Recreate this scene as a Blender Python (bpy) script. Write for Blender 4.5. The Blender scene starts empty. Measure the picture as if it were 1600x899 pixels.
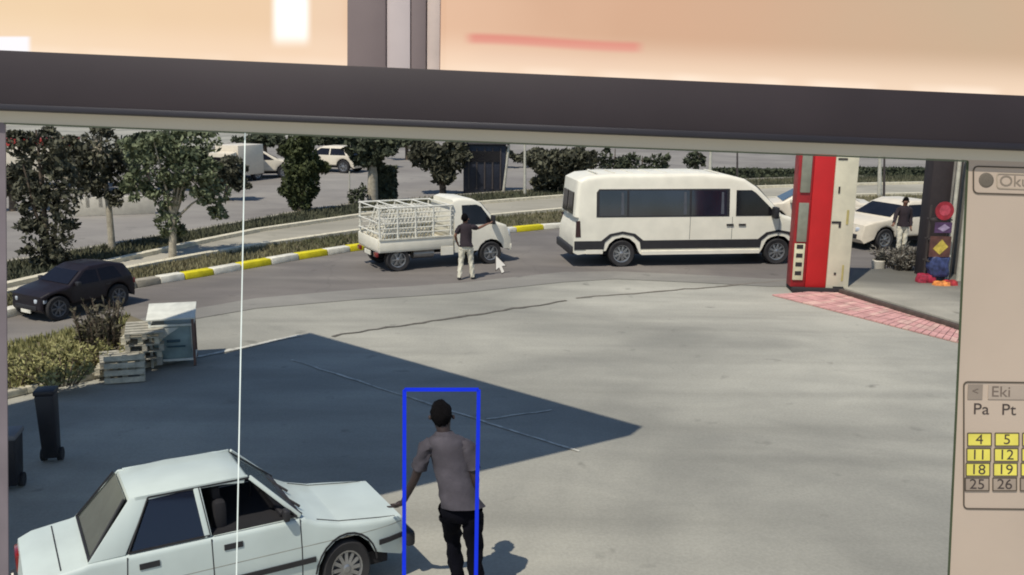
import bpy, bmesh, math, random
from mathutils import Vector, Matrix
random.seed(7)
R = math.radians
S = bpy.context.scene
COL = S.collection

# ------------------------------------------------------------------ camera, sky, sun
FPX, HOR, CAMH, ROLL = 1450.0, 140.0, 4.8, 0.012        # focal length in photo pixels (1600 wide)
PITCH = math.atan((449.5 - HOR) / FPX)
cd = bpy.data.cameras.new('camera'); cam = bpy.data.objects.new('camera', cd); COL.objects.link(cam)
cd.sensor_width = 36; cd.lens = 36 * FPX / 1600
cd.clip_start = 0.05; cd.clip_end = 3000
CAMM = Matrix.Translation((0, 0, CAMH)) @ Matrix.Rotation(math.pi / 2 - PITCH, 4, 'X') @ Matrix.Rotation(ROLL, 4, 'Z')
cam.matrix_world = CAMM
S.camera = cam
S.cycles.filter_width = 1.9
S.render.resolution_x = 1024; S.render.resolution_y = 575
SUN_EL = R(58.5); SUN_AZ = math.atan2(-0.52, -0.85)       # direction towards the sun, from +Y clockwise
TOSUN = Vector((math.sin(SUN_AZ) * math.cos(SUN_EL), math.cos(SUN_AZ) * math.cos(SUN_EL), math.sin(SUN_EL)))
w = bpy.data.worlds.new('World'); S.world = w; w.use_nodes = True
nt = w.node_tree; nt.nodes.clear()
sky = nt.nodes.new('ShaderNodeTexSky'); sky.sky_type = 'NISHITA'; sky.sun_disc = False
sky.sun_elevation = SUN_EL; sky.sun_rotation = SUN_AZ; sky.air_density = 1.0; sky.dust_density = 0.2; sky.ozone_density = 3.0
bg = nt.nodes.new('ShaderNodeBackground'); bg.inputs[1].default_value = 0.098
wo = nt.nodes.new('ShaderNodeOutputWorld')
nt.links.new(sky.outputs[0], bg.inputs[0]); nt.links.new(bg.outputs[0], wo.inputs[0])
sl = bpy.data.lights.new('sun', 'SUN'); sl.energy = 3.45; sl.angle = R(0.5); sl.color = (1.0, 0.95, 0.85)
so = bpy.data.objects.new('sun', sl); COL.objects.link(so)
so.rotation_euler = TOSUN.to_track_quat('Z', 'Y').to_euler(); so.location = (-20, -20, 40)
S.view_settings.view_transform = 'Standard'; S.view_settings.look = 'None'
S.view_settings.exposure = 0.22; S.view_settings.gamma = 1.0

# ------------------------------------------------------------------ helpers
def lin(c):
    return tuple(((v / 255.0) / 12.92 if v / 255.0 <= 0.04045 else ((v / 255.0 + 0.055) / 1.055) ** 2.4) for v in c)

def ray(px, py):
    d = Vector(((px - 800) / FPX, -(py - 449.5) / FPX, -1.0))
    return CAMM.to_3x3() @ d

def at(px, py, z=0.0):
    """survey: the point of the level plane z that the photo shows at this pixel"""
    d = ray(px, py); t = (z - CAMH) / d.z
    return Vector((d.x * t, d.y * t, z))

MATS = {}
def mat(name, col, rough=0.6, metal=0.0, var=0.12, scale=6.0, bump=0.0, bscale=40.0, spec=0.5, coat=0.0, emit=0.0, col2=None, alpha=1.0, gcoord=False):
    """procedural material: base colour broken up by two noises, fine relief by a third"""
    if name in MATS: return MATS[name]
    m = bpy.data.materials.new(name); m.use_nodes = True
    n = m.node_tree; b = n.nodes['Principled BSDF']
    c = tuple(col); tc = n.nodes.new('ShaderNodeTexCoord')
    src = tc.outputs['Object']
    if gcoord:
        g = n.nodes.new('ShaderNodeNewGeometry'); src = g.outputs['Position']
    n1 = n.nodes.new('ShaderNodeTexNoise'); n1.inputs['Scale'].default_value = scale; n1.inputs['Detail'].default_value = 6
    n.links.new(src, n1.inputs['Vector'])
    rp = n.nodes.new('ShaderNodeValToRGB')
    d = tuple(v * (1 - var) for v in c); l = tuple(min(1, v * (1 + var)) for v in c)
    if col2: d, l = tuple(c), tuple(col2)
    rp.color_ramp.elements[0].position = 0.35; rp.color_ramp.elements[0].color = (*d, 1)
    rp.color_ramp.elements[1].position = 0.65; rp.color_ramp.elements[1].color = (*l, 1)
    n.links.new(n1.outputs['Fac'], rp.inputs['Fac'])
    n.links.new(rp.outputs[0], b.inputs['Base Color'])
    b.inputs['Roughness'].default_value = rough; b.inputs['Metallic'].default_value = metal
    b.inputs['Specular IOR Level'].default_value = spec
    b.inputs['Coat Weight'].default_value = coat; b.inputs['Coat Roughness'].default_value = 0.08
    b.inputs['Alpha'].default_value = alpha
    if bump > 0:
        n2 = n.nodes.new('ShaderNodeTexNoise'); n2.inputs['Scale'].default_value = bscale; n2.inputs['Detail'].default_value = 4
        n.links.new(src, n2.inputs['Vector'])
        bp = n.nodes.new('ShaderNodeBump'); bp.inputs['Strength'].default_value = bump; bp.inputs['Distance'].default_value = 0.02
        n.links.new(n2.outputs['Fac'], bp.inputs['Height']); n.links.new(bp.outputs[0], b.inputs['Normal'])
    if emit > 0:
        n.links.new(rp.outputs[0], b.inputs['Emission Color']); b.inputs['Emission Strength'].default_value = emit
        b.inputs['Specular IOR Level'].default_value = 0.1
    MATS[name] = m
    return m

def ground_mat(name, base, light, dark, crack=0.0, patch=0.22, streak=True):
    """worn paving: broad patches, rain and tyre streaks, oil spots, grain"""
    m = bpy.data.materials.new(name); m.use_nodes = True
    n = m.node_tree; L = n.links; b = n.nodes['Principled BSDF']
    g = n.nodes.new('ShaderNodeNewGeometry')
    mp = n.nodes.new('ShaderNodeMapping'); mp.inputs['Rotation'].default_value = (0, 0, R(-12)); mp.inputs['Scale'].default_value = (1, 1, 1)
    L.new(g.outputs['Position'], mp.inputs['Vector'])
    def noise(sc, det, vec, dist=0.0):
        t = n.nodes.new('ShaderNodeTexNoise'); t.inputs['Scale'].default_value = sc; t.inputs['Detail'].default_value = det
        t.inputs['Distortion'].default_value = dist; L.new(vec, t.inputs['Vector']); return t.outputs['Fac']
    def ramp(src, p0, p1, c0, c1):
        r = n.nodes.new('ShaderNodeValToRGB'); e = r.color_ramp.elements
        e[0].position = p0; e[1].position = p1; e[0].color = (*c0, 1); e[1].color = (*c1, 1); L.new(src, r.inputs['Fac']); return r.outputs[0]
    def mix(fac, a, c, mode='MIX'):
        x = n.nodes.new('ShaderNodeMixRGB'); x.blend_type = mode
        if isinstance(fac, float): x.inputs[0].default_value = fac
        else: L.new(fac, x.inputs[0])
        L.new(a, x.inputs[1]); L.new(c, x.inputs[2]); return x.outputs[0]
    big = ramp(noise(0.16, 5, mp.outputs[0], 0.8), 0.38, 0.64, dark, light)
    flat = n.nodes.new('ShaderNodeRGB'); flat.outputs[0].default_value = (*base, 1)
    c = mix(0.75, flat.outputs[0], big)
    if streak:
        m2 = n.nodes.new('ShaderNodeMapping'); m2.inputs['Rotation'].default_value = (0, 0, R(-20)); m2.inputs['Scale'].default_value = (0.12, 1.3, 1)
        L.new(g.outputs['Position'], m2.inputs['Vector'])
        st = ramp(noise(0.9, 5, m2.outputs[0], 0.5), 0.42, 0.75, (0, 0, 0), (1, 1, 1))
        dk = n.nodes.new('ShaderNodeRGB'); dk.outputs[0].default_value = (*[v * 0.62 for v in base], 1)
        x = n.nodes.new('ShaderNodeMath'); x.operation = 'MULTIPLY'; x.inputs[1].default_value = 0.5; L.new(st, x.inputs[0])
        c = mix(x.outputs[0], c, dk.outputs[0])
    m3 = n.nodes.new('ShaderNodeMapping'); m3.inputs['Rotation'].default_value = (0, 0, R(25)); m3.inputs['Scale'].default_value = (.5, 1, 1); L.new(g.outputs['Position'], m3.inputs['Vector'])
    mo = ramp(noise(0.75, 7, m3.outputs[0], 1.2), 0.36, 0.66, (0.90, 0.90, 0.90), (1.06, 1.055, 1.045))
    c = mix(1.0, c, mo, 'MULTIPLY')
    # spots
    sp = ramp(noise(1.7, 3, mp.outputs[0], 0.3), 0.66, 0.76, (0, 0, 0), (1, 1, 1))
    dk2 = n.nodes.new('ShaderNodeRGB'); dk2.outputs[0].default_value = (*[v * 0.55 for v in base], 1)
    y = n.nodes.new('ShaderNodeMath'); y.operation = 'MULTIPLY'; y.inputs[1].default_value = 0.85; L.new(sp, y.inputs[0])
    c = mix(y.outputs[0], c, dk2.outputs[0])
    gr = ramp(noise(28, 6, mp.outputs[0]), 0.3, 0.7, (0.92, 0.92, 0.92), (1.07, 1.07, 1.07))
    c = mix(1.0, c, gr, 'MULTIPLY')
    if crack > 0:
        v = n.nodes.new('ShaderNodeTexVoronoi'); v.feature = 'DISTANCE_TO_EDGE'; v.inputs['Scale'].default_value = 0.22
        wv = n.nodes.new('ShaderNodeTexNoise'); wv.inputs['Scale'].default_value = 0.7; wv.inputs['Detail'].default_value = 5; L.new(g.outputs['Position'], wv.inputs['Vector'])
        ad = n.nodes.new('ShaderNodeMixRGB'); ad.blend_type = 'ADD'; ad.inputs[0].default_value = 1.6; L.new(g.outputs['Position'], ad.inputs[1]); L.new(wv.outputs['Color'], ad.inputs[2])
        L.new(ad.outputs[0], v.inputs['Vector'])
        cr = ramp(v.outputs['Distance'], 0.0, 0.006, (1, 1, 1), (0, 0, 0))
        z = n.nodes.new('ShaderNodeMath'); z.operation = 'MULTIPLY'; z.inputs[1].default_value = crack; L.new(cr, z.inputs[0])
        c = mix(z.outputs[0], c, dk2.outputs[0])
    L.new(c, b.inputs['Base Color']); b.inputs['Roughness'].default_value = 0.9; b.inputs['Specular IOR Level'].default_value = 0.25
    bp = n.nodes.new('ShaderNodeBump'); bp.inputs['Strength'].default_value = 0.18; bp.inputs['Distance'].default_value = 0.02
    L.new(noise(45, 6, mp.outputs[0]), bp.inputs['Height']); L.new(bp.outputs[0], b.inputs['Normal'])
    return m

def tag(o, label=None, cat=None, group=None, kind=None):
    if label: o['label'] = label
    if cat: o['category'] = cat
    if group: o['group'] = group
    if kind: o['kind'] = kind
    return o

def empty(name, loc, rz=0, label=None, cat=None, group=None, scale=1.0):
    o = bpy.data.objects.new(name, None); COL.objects.link(o)
    o.location = loc; o.rotation_euler = (0, 0, rz); o.scale = (scale,) * 3; o.empty_display_size = 0.2
    return tag(o, label, cat, group)

def link(name, me, m, parent=None, smooth=None, kind=None):
    o = bpy.data.objects.new(name, me); COL.objects.link(o)
    if m is not None: me.materials.clear(); me.materials.append(m)
    if smooth is not None:
        for p in me.polygons: p.use_smooth = True
        me.set_sharp_from_angle(angle=R(smooth))
    if parent is not None: o.parent = parent
    if kind: o['kind'] = kind
    return o

class MB:
    def __init__(s): s.v = []; s.f = []
    def add(s, vs, fs):
        k = len(s.v); s.v += [tuple(a) for a in vs]; s.f += [tuple(i + k for i in f) for f in fs]; return s
    def box(s, c, d, rz=0, mtx=None):
        hx, hy, hz = d[0] / 2, d[1] / 2, d[2] / 2
        vs = [Vector((x, y, z)) for x in (-hx, hx) for y in (-hy, hy) for z in (-hz, hz)]
        M_ = (Matrix.Translation(c) @ Matrix.Rotation(rz, 4, 'Z')) if mtx is None else mtx
        return s.add([M_ @ v for v in vs], [(0, 1, 3, 2), (4, 6, 7, 5), (0, 4, 5, 1), (2, 3, 7, 6), (0, 2, 6, 4), (1, 5, 7, 3)])
    def bar(s, p, q, wd, hg, up=(0, 0, 1)):
        p = Vector(p); q = Vector(q); d = (q - p); l = d.length; d.normalize(); u = Vector(up)
        sd = d.cross(u)
        if sd.length < 1e-4: sd = d.cross(Vector((1, 0, 0)))
        sd.normalize(); u = sd.cross(d).normalized()
        vs = []
        for a in (p, q):
            for x, y in ((-1, -1), (1, -1), (1, 1), (-1, 1)): vs.append(a + sd * x * wd / 2 + u * y * hg / 2)
        return s.add(vs, [(3, 2, 1, 0), (4, 5, 6, 7), (0, 1, 5, 4), (1, 2, 6, 5), (2, 3, 7, 6), (3, 0, 4, 7)])
    def tube(s, pts, rs, n=10, cap=True):
        pts = [Vector(p) for p in pts]
        if not isinstance(rs, (list, tuple)): rs = [rs] * len(pts)
        vs = []; fs = []
        for i, p in enumerate(pts):
            d = (pts[min(i + 1, len(pts) - 1)] - pts[max(i - 1, 0)]).normalized()
            a = d.cross(Vector((0, 0, 1)))
            if a.length < 0.05: a = d.cross(Vector((0, 1, 0)))
            a.normalize(); b = a.cross(d)
            for k in range(n):
                t = 2 * math.pi * k / n; vs.append(p + (a * math.cos(t) + b * math.sin(t)) * rs[i])
        for i in range(len(pts) - 1):
            for k in range(n):
                fs.append((i * n + k, i * n + (k + 1) % n, (i + 1) * n + (k + 1) % n, (i + 1) * n + k))
        if cap: fs += [tuple(range(n))[::-1], tuple(range((len(pts) - 1) * n, len(pts) * n))]
        return s.add(vs, fs)
    def lathe(s, prof, c, axis='Y', n=28):
        """prof: (radius, offset along axis)"""
        vs = []; fs = []
        for r_, h_ in prof:
            for k in range(n):
                t = 2 * math.pi * k / n; a, b = r_ * math.cos(t), r_ * math.sin(t)
                v = {'Y': (a, h_, b), 'Z': (a, b, h_), 'X': (h_, a, b)}[axis]
                vs.append(Vector(c) + Vector(v))
        m_ = len(prof)
        for i in range(m_ - 1):
            for k in range(n): fs.append((i * n + k, i * n + (k + 1) % n, (i + 1) * n + (k + 1) % n, (i + 1) * n + k))
        return s.add(vs, fs)
    def poly(s, pts): return s.add(pts, [tuple(range(len(pts)))])
    def prism(s, pts, off):
        n = len(pts); off = Vector(off); a = [Vector(p) for p in pts]
        return s.add(a + [p + off for p in a], [tuple(range(n))[::-1], tuple(range(n, 2 * n))] + [(i, (i + 1) % n, n + (i + 1) % n, n + i) for i in range(n)])
    def build(s, name, m, parent=None, smooth=None, kind=None, bevel=0, segs=2):
        me = bpy.data.meshes.new(name); me.from_pydata(s.v, [], s.f); me.validate()
        bm = bmesh.new(); bm.from_mesh(me)
        bmesh.ops.recalc_face_normals(bm, faces=bm.faces)
        if bevel > 0:
            es = [e for e in bm.edges if len(e.link_faces) == 2 and e.calc_face_angle(0) > R(35)]
            bmesh.ops.bevel(bm, geom=es, offset=bevel, segments=segs, affect='EDGES', profile=0.5)
            if smooth is None: smooth = 35
        bm.to_mesh(me); bm.free()
        return link(name, me, m, parent, smooth, kind)

def copy_tree(o, parent=None):
    c = o.copy(); COL.objects.link(c)
    if parent is not None: c.parent = parent
    for ch in list(o.children): copy_tree(ch, c)
    return c

def body(name, outline, hw, m, parent, warp=None, bevel=0.05, y0=None, zcuts=(), xcuts=(), arch_z=0.0, segs=3, smooth=32, arches=()):
    """vehicle body: side outline in (x,z) drawn across the width, rounded along the outline, then shaped by warp(x,y,z)"""
    bm = bmesh.new()
    ya, yb = (-hw, hw) if y0 is None else y0
    n = len(outline)
    A = [bm.verts.new((x, ya, z)) for x, z in outline]; B = [bm.verts.new((x, yb, z)) for x, z in outline]
    fa = bm.faces.new(A); fb = bm.faces.new(B[::-1])
    for i in range(n): bm.faces.new((A[i], B[i], B[(i + 1) % n], A[(i + 1) % n]))
    bmesh.ops.recalc_face_normals(bm, faces=bm.faces)
    if bevel > 0:
        es = [e for e in list(fa.edges) + list(fb.edges) if min(e.verts[0].co.z, e.verts[1].co.z) > arch_z]
        bmesh.ops.bevel(bm, geom=es, offset=bevel, segments=segs, affect='EDGES', profile=0.5)
    for z in zcuts:
        bmesh.ops.bisect_plane(bm, geom=bm.verts[:] + bm.edges[:] + bm.faces[:], plane_co=(0, 0, z), plane_no=(0, 0, 1))
    for x in xcuts:
        bmesh.ops.bisect_plane(bm, geom=bm.verts[:] + bm.edges[:] + bm.faces[:], plane_co=(x, 0, 0), plane_no=(1, 0, 0))
    if warp:
        for v in bm.verts: v.co = warp(v.co)
    bmesh.ops.triangulate(bm, faces=[f for f in bm.faces if len(f.verts) > 4])
    for f in bm.faces:
        for ax, az, ar in arches:
            if all(math.hypot(v.co.x - ax, v.co.z - az) < ar + .012 for v in f.verts): f.material_index = 1
    me = bpy.data.meshes.new(name); bm.to_mesh(me); bm.free()
    idx = [p.material_index for p in me.polygons]
    o = link(name, me, m, parent, smooth)
    if arches:
        me.materials.append(M_dark)
        for p, i in zip(me.polygons, idx): p.material_index = i
    return o

def panel(name, outline, side, hw, m, parent, warp=None, proud=0.006, thick=0.02, zcuts=(), xcuts=(), bevel=0.0):
    """a thin piece lying on a body's side: pane, strip, trim"""
    y0 = (side * (hw + proud), side * (hw + proud - thick))
    return body(name, outline, hw, m, parent, warp, bevel, (min(y0), max(y0)), zcuts, xcuts, -9)

def arc(cx, cz, r, a0, a1, n=9):
    return [(cx + r * math.cos(R(a0 + (a1 - a0) * i / (n - 1))), cz + r * math.sin(R(a0 + (a1 - a0) * i / (n - 1)))) for i in range(n)]

def wheel(parent, x, y, r, wd, rim_m, spokes=8, tyre_m=None, hub=0.62):
    s = 1 if y > 0 else -1
    t = MB().lathe([(r * 0.66, -wd / 2 * .8), (r * .93, -wd / 2), (r, -wd / 2 * .72), (r, wd / 2 * .72), (r * .93, wd / 2), (r * .66, wd / 2 * .8), (r * .64, 0), (r * 0.66, -wd / 2 * .8)], (x, y, r), 'Y', 32)
    wo_ = t.build('wheel', tyre_m or M_rub, parent, 40)
    q = MB(); o = y + s * wd / 2 * .62
    q.lathe([(r * .66, o + s * .02), (r * .60, o + s * .015), (r * .56, o - s * .03), (r * .50, o - s * .06), (0.001, o - s * .06)], (x, 0, r), 'Y', 28)
    for k in range(spokes):
        a = 2 * math.pi * k / spokes
        p0 = Vector((x + math.cos(a) * r * .14, o - s * .005, r + math.sin(a) * r * .14)); p1 = Vector((x + math.cos(a) * r * .57, o - s * .012, r + math.sin(a) * r * .57))
        q.bar(p0, p1, r * .13, .03, (0, 1, 0))
    q.lathe([(r * .17, o - s * .04), (r * .17, o + s * .015), (r * .10, o + s * .03), (0.001, o + s * .03)], (x, 0, r), 'Y', 16)
    q.build('rim', rim_m, wo_, 35)
    return wo_

def grown(name, verts, edges, rad, m, parent, root=0, sub=2, post=None):
    """a continuous skin grown round a skeleton (joints with radii)"""
    me = bpy.data.meshes.new(name); me.from_pydata([Vector(v) for v in verts], edges, [])
    o = bpy.data.objects.new(name, me); COL.objects.link(o)
    md = o.modifiers.new('skin', 'SKIN'); md.use_smooth_shade = True
    sv = me.skin_vertices[0].data
    for i, r_ in enumerate(rad):
        sv[i].radius = (r_, r_) if not isinstance(r_, tuple) else r_
        sv[i].use_root = (i == root)
    sb = o.modifiers.new('sub', 'SUBSURF'); sb.levels = sub; sb.render_levels = sub
    dg = bpy.context.evaluated_depsgraph_get(); dg.update()
    nm = bpy.data.meshes.new_from_object(o.evaluated_get(dg)); nm.name = name
    bpy.data.objects.remove(o)
    if post:
        for v in nm.vertices: v.co = post(v.co)
    out = link(name, nm, m, parent)
    for p in nm.polygons: p.use_smooth = True
    return out

def text_mesh(body_, size):
    c = bpy.data.curves.new('text', 'FONT'); c.body = body_; c.size = size; c.align_x = 'CENTER'; c.align_y = 'CENTER'; c.extrude = 0.0002; c.offset = 0.0
    o = bpy.data.objects.new('text', c); COL.objects.link(o)
    dg = bpy.context.evaluated_depsgraph_get(); dg.update()
    me = bpy.data.meshes.new_from_object(o.evaluated_get(dg)); bpy.data.objects.remove(o)
    return me

# ------------------------------------------------------------------ common materials
M_rub = mat('rubber', lin((42, 40, 40)), 0.85, var=.2)
M_black = mat('black_trim', lin((38, 36, 38)), 0.6, var=.15)
M_dark = mat('underbody', lin((24, 22, 24)), 0.9)
M_glass = mat('dark_glass', lin((26, 25, 28)), 0.12, var=.3, spec=0.35, scale=1.5)
M_steel = mat('rim_steel', lin((150, 150, 150)), 0.35, 0.7, var=.15)
M_white = mat('white_paint', lin((228, 221, 202)), 0.5, var=.05, scale=2.5, coat=.08, spec=.35)
M_chrome = mat('chrome', lin((200, 200, 200)), 0.15, 1.0)
M_red_lamp = mat('red_lamp', lin((120, 20, 20)), 0.2, coat=.5)
M_lamp = mat('clear_lamp', lin((190, 195, 200)), 0.1, spec=.8)

# ------------------------------------------------------------------ the ground
M_conc = ground_mat('forecourt_concrete', (0.355, 0.338, 0.28), (0.45, 0.425, 0.35), (0.235, 0.225, 0.19), crack=.05)
M_asph = ground_mat('road_asphalt', (0.19, 0.17, 0.15), (0.235, 0.21, 0.18), (0.15, 0.132, 0.12), crack=.3)
M_far = ground_mat('far_asphalt', (0.25, 0.225, 0.195), (0.29, 0.265, 0.23), (0.2, 0.18, 0.16), streak=False)
M_path = ground_mat('path_concrete', (0.42, 0.385, 0.30), (0.50, 0.455, 0.36), (0.28, 0.255, 0.20))
M_pave = ground_mat('island_concrete', (0.27, 0.25, 0.20), (0.40, 0.37, 0.30), (0.10, 0.095, 0.08))
M_soil = ground_mat('dry_soil', (0.17, 0.14, 0.085), (0.24, 0.2, 0.12), (0.08, 0.075, 0.045))
M_kw = mat('kerb_white', lin((216, 210, 192)), 0.8, var=.16, scale=5, bump=.4)
M_ky = mat('kerb_yellow', lin((212, 196, 20)), 0.75, var=.14, scale=5, bump=.4)
M_kg = mat('kerb_grey', lin((150, 142, 125)), 0.85, var=.2, scale=5, bump=.4)
M_pink = mat('pink_paving', lin((198, 148, 140)), 0.85, var=.16, scale=3, bump=.4)
M_pink2 = mat('pink_paving_pale', lin((206, 166, 152)), 0.85, var=.2, scale=3, bump=.4)
M_joint = mat('joint_filler', lin((128, 122, 108)), 0.9, var=.3)
M_jlight = mat('joint_mortar', lin((186, 182, 168)), 0.9, var=.3, scale=9)

def interp(line, x):
    for (xa, ya), (xb, yb) in zip(line, line[1:]):
        if x <= xb: return ya + (yb - ya) * (x - xa) / (xb - xa)
    (xa, ya), (xb, yb) = line[-2:]; return ya + (yb - ya) * (x - xa) / (xb - xa)

XS = [-420, -300, -200, -100, 0, 80, 160, 240, 320, 400, 480, 560, 640, 720, 800, 880, 960, 1040, 1120, 1200, 1280, 1360, 1440, 1520, 1620, 1760, 1950, 2200]
KERB = [(-420, 600), (-200, 545), (0, 500), (215, 450), (330, 431), (380, 422), (470, 406), (560, 392), (700, 374), (850, 359), (1000, 349), (1240, 337), (1400, 330), (2200, 312)]
PNEAR = [(-420, 550), (-200, 500), (0, 461), (280, 406), (380, 388), (560, 362), (700, 345), (850, 330), (1000, 320), (1240, 309), (1400, 304), (2200, 290)]
PFAR = [(-420, 535), (-200, 486), (0, 449), (150, 415), (260, 391), (380, 364), (560, 338), (700, 322), (850, 309), (1000, 300), (1240, 291), (1400, 287), (2200, 275)]
FNEAR = [(-420, 500), (-200, 452), (0, 414), (125, 393), (250, 371), (375, 350), (475, 331), (560, 320), (700, 308), (850, 297), (1000, 288), (1240, 279), (1400, 275), (2200, 264)]
def gl(line, x, z=0.0): return at(x, interp(line, x), z)
def ed(line, x, z):
    """edge of a raised sheet: against the kerb it starts behind the stones"""
    if line is KERB and z > .05:
        a, b = gl(KERB, x - 4), gl(KERB, x + 4); d = (b - a).normalized(); p = gl(KERB, x) + Vector((-d.y, d.x, 0)) * .29; p.z = z; return p
    return gl(line, x, z)
def strip(name, la, lb, z, m, label=None):
    mb = MB()
    for x0, x1 in zip(XS, XS[1:]):
        mb.poly([ed(la, x0, z), ed(la, x1, z), ed(lb, x1, z), ed(lb, x0, z)])
    return tag(mb.build(name, m), kind='structure')

g = MB(); N = 24
for i in range(N):
    for j in range(N):
        x0 = -600 + 1200 * i / N; y0 = -80 + 1100 * j / N
        g.poly([(x0, y0, -.008), (x0 + 1200 / N, y0, -.008), (x0 + 1200 / N, y0 + 1100 / N, -.008), (x0, y0 + 1100 / N, -.008)])
tag(g.build('ground', M_conc), kind='structure')
# the near carriageway, darker asphalt between the kerb and the forecourt
ROADEDGE = [(-420, 640), (-200, 600), (0, 562), (200, 500), (400, 466), (560, 452), (700, 444), (880, 425), (960, 424), (1100, 430), (1240, 438), (1330, 432), (1440, 428), (2200, 400)]
strip('road', KERB, ROADEDGE, 0.0, M_asph)
strip('road_margin', ROADEDGE, [(x, y + (16 if x < 900 else 12)) for x, y in ROADEDGE], 0.002, ground_mat('margin_concrete', (0.26, 0.245, 0.21), (0.32, 0.30, 0.255), (0.20, 0.185, 0.165)))
strip('verge', KERB, PNEAR, 0.12, M_soil)
strip('path', PNEAR, PFAR, 0.135, M_path)
strip('far_verge', PFAR, FNEAR, 0.12, M_soil)
FFAR = [(-420, 330), (-200, 312), (0, 290), (400, 215), (800, 205), (2200, 225)]
strip('far_road', FNEAR, FFAR, 0.004, M_far)
# raised edges of the path
for nm, ln in (('path_edge', PFAR), ('path_edge', PNEAR)):
    mb = MB()
    for x0, x1 in zip(XS, XS[1:]): mb.bar(gl(ln, x0, .16), gl(ln, x1, .17), .24, .16)
    tag(mb.build(nm, mat('path_edge_pale', lin((206, 196, 170)), .85, var=.15, bump=.3), None), kind='structure')
mb = MB()
for x0, x1 in zip(XS, XS[1:]): mb.bar(gl(FNEAR, x0, .07), gl(FNEAR, x1, .07), .25, .16)
tag(mb.build('far_kerb', M_kg), kind='structure')

# kerb stones along the near carriageway
kr = tag(empty('kerb', at(400, 420)), kind='structure')
brk = [-400, -330, -265, -205, -150, -95, -45, 5, 52, 95, 135, 175, 215, 252, 290, 335, 378, 425, 468, 513, 548, 588, 625, 664, 700, 735, 772, 808, 850, 886, 922, 958, 995, 1030, 1066, 1100, 1135, 1170, 1204, 1238, 1272, 1306, 1340, 1374, 1408, 1442, 1476, 1510, 1545, 1580, 1620]
for i, (x0, x1) in enumerate(zip(brk, brk[1:])):
    a, b = gl(KERB, x0), gl(KERB, x1); d = (b - a).normalized(); nrm = Vector((-d.y, d.x, 0))
    a += d * .012; b -= d * .012
    if x0 < 252: m = M_kg if x0 > 140 else M_kw
    elif x0 >= 1310: m = M_kw
    else: m = M_ky if brk.index(x0) % 2 == brk.index(290) % 2 else M_kw
    if x0 == 772: m = M_kw
    if x0 == 808: m = M_ky
    if x0 == 850: m = M_kw
    k = MB(); dz = random.uniform(-.006, .006)
    k.add([a, b, b + nrm * .3, a + nrm * .3, a + Vector((0, 0, .17 + dz)) + nrm * .02, b + Vector((0, 0, .17 + dz)) + nrm * .02, b + nrm * .3 + Vector((0, 0, .17 + dz)), a + nrm * .3 + Vector((0, 0, .17 + dz))],
          [(0, 1, 2, 3), (4, 5, 6, 7), (0, 1, 5, 4), (1, 2, 6, 5), (2, 3, 7, 6), (3, 0, 4, 7)])
    for vi in range(len(k.v)): k.v[vi] = tuple(Vector(k.v[vi]) - kr.location)
    k.build('kerb_stone', m, kr, bevel=.015)

# seams and repairs in the forecourt
def seam(name, pts, wd, m, z=.004):
    mb = MB(); P = [at(*p) for p in pts]; L = []
    for i, p in enumerate(P):
        d = (P[min(i + 1, len(P) - 1)] - P[max(i - 1, 0)]).normalized(); nn = Vector((-d.y, d.x, 0)); w2 = wd * random.uniform(.6, 1.2) / 2
        L.append((p + nn * w2 + Vector((0, 0, z)), p - nn * w2 + Vector((0, 0, z))))
    for (a, b), (c, d) in zip(L, L[1:]): mb.poly([a, c, d, b])
    return tag(mb.build(name, m), kind='structure')
def wob(p0, p1, n, j=1.2):
    return [(p0[0] + (p1[0] - p0[0]) * i / n, p0[1] + (p1[1] - p0[1]) * i / n + random.uniform(-j, j)) for i in range(n + 1)]
M_tar = mat('tar', lin((98, 92, 82)), .9, var=.25)
seam('ground_seam', wob((520, 525), (885, 470), 26), .10, M_tar)
seam('ground_seam', wob((900, 466), (1240, 438), 22, .8), .09, mat('tar_faint', lin((116, 108, 96)), .9, var=.2))
seam('ground_seam', wob((455, 562), (905, 706), 30, .7), .045, M_jlight)
seam('ground_seam', wob((760, 655), (862, 641), 8, .6), .04, M_jlight)
# pink brick strip on the right, laid brick by brick
def bil(q, u, v):
    a, b, c, d = q; return a.lerp(b, u).lerp(d.lerp(c, u), v)
Q = [at(1205, 462), at(1530, 545), at(1530, 521), at(1300, 455)]
pk = tag(empty('pink_strip', Q[0]), kind='structure')
NU, NV = 34, 4
for i in range(NU):
    for j in range(NV):
        g_ = .05
        c4 = [bil(Q, (i + a) / NU, (j + b) / NV) - Q[0] for a, b in ((g_, g_), (1 - g_, g_), (1 - g_, 1 - g_), (g_, 1 - g_))]
        h_ = .03 + random.uniform(-.004, .004)
        k = MB(); k.prism(c4, (0, 0, h_)); k.build('brick', random.choice([M_pink, M_pink, M_pink2]), pk)
# raised concrete island behind it
I4 = [at(1318, 459), at(1560, 533), at(1720, 470), at(1445, 426), at(1335, 430)]
mb = MB(); mb.prism([p + Vector((0, 0, .002)) for p in I4], (0, 0, .15)); tag(mb.build('island', M_pave, bevel=.02), kind='structure')
mb = MB()
for a, b in ((I4[0], I4[1]), ):
    d = (b - a).normalized(); mb.bar(a + Vector((-d.y, d.x, 0)) * -.1 + Vector((0, 0, .06)), b + Vector((-d.y, d.x, 0)) * -.1 + Vector((0, 0, .06)), .12, .12)
tag(mb.build('island_kerb', mat('dark_kerb', lin((78, 66, 58)), .9, var=.2), bevel=.01), kind='structure')
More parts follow.
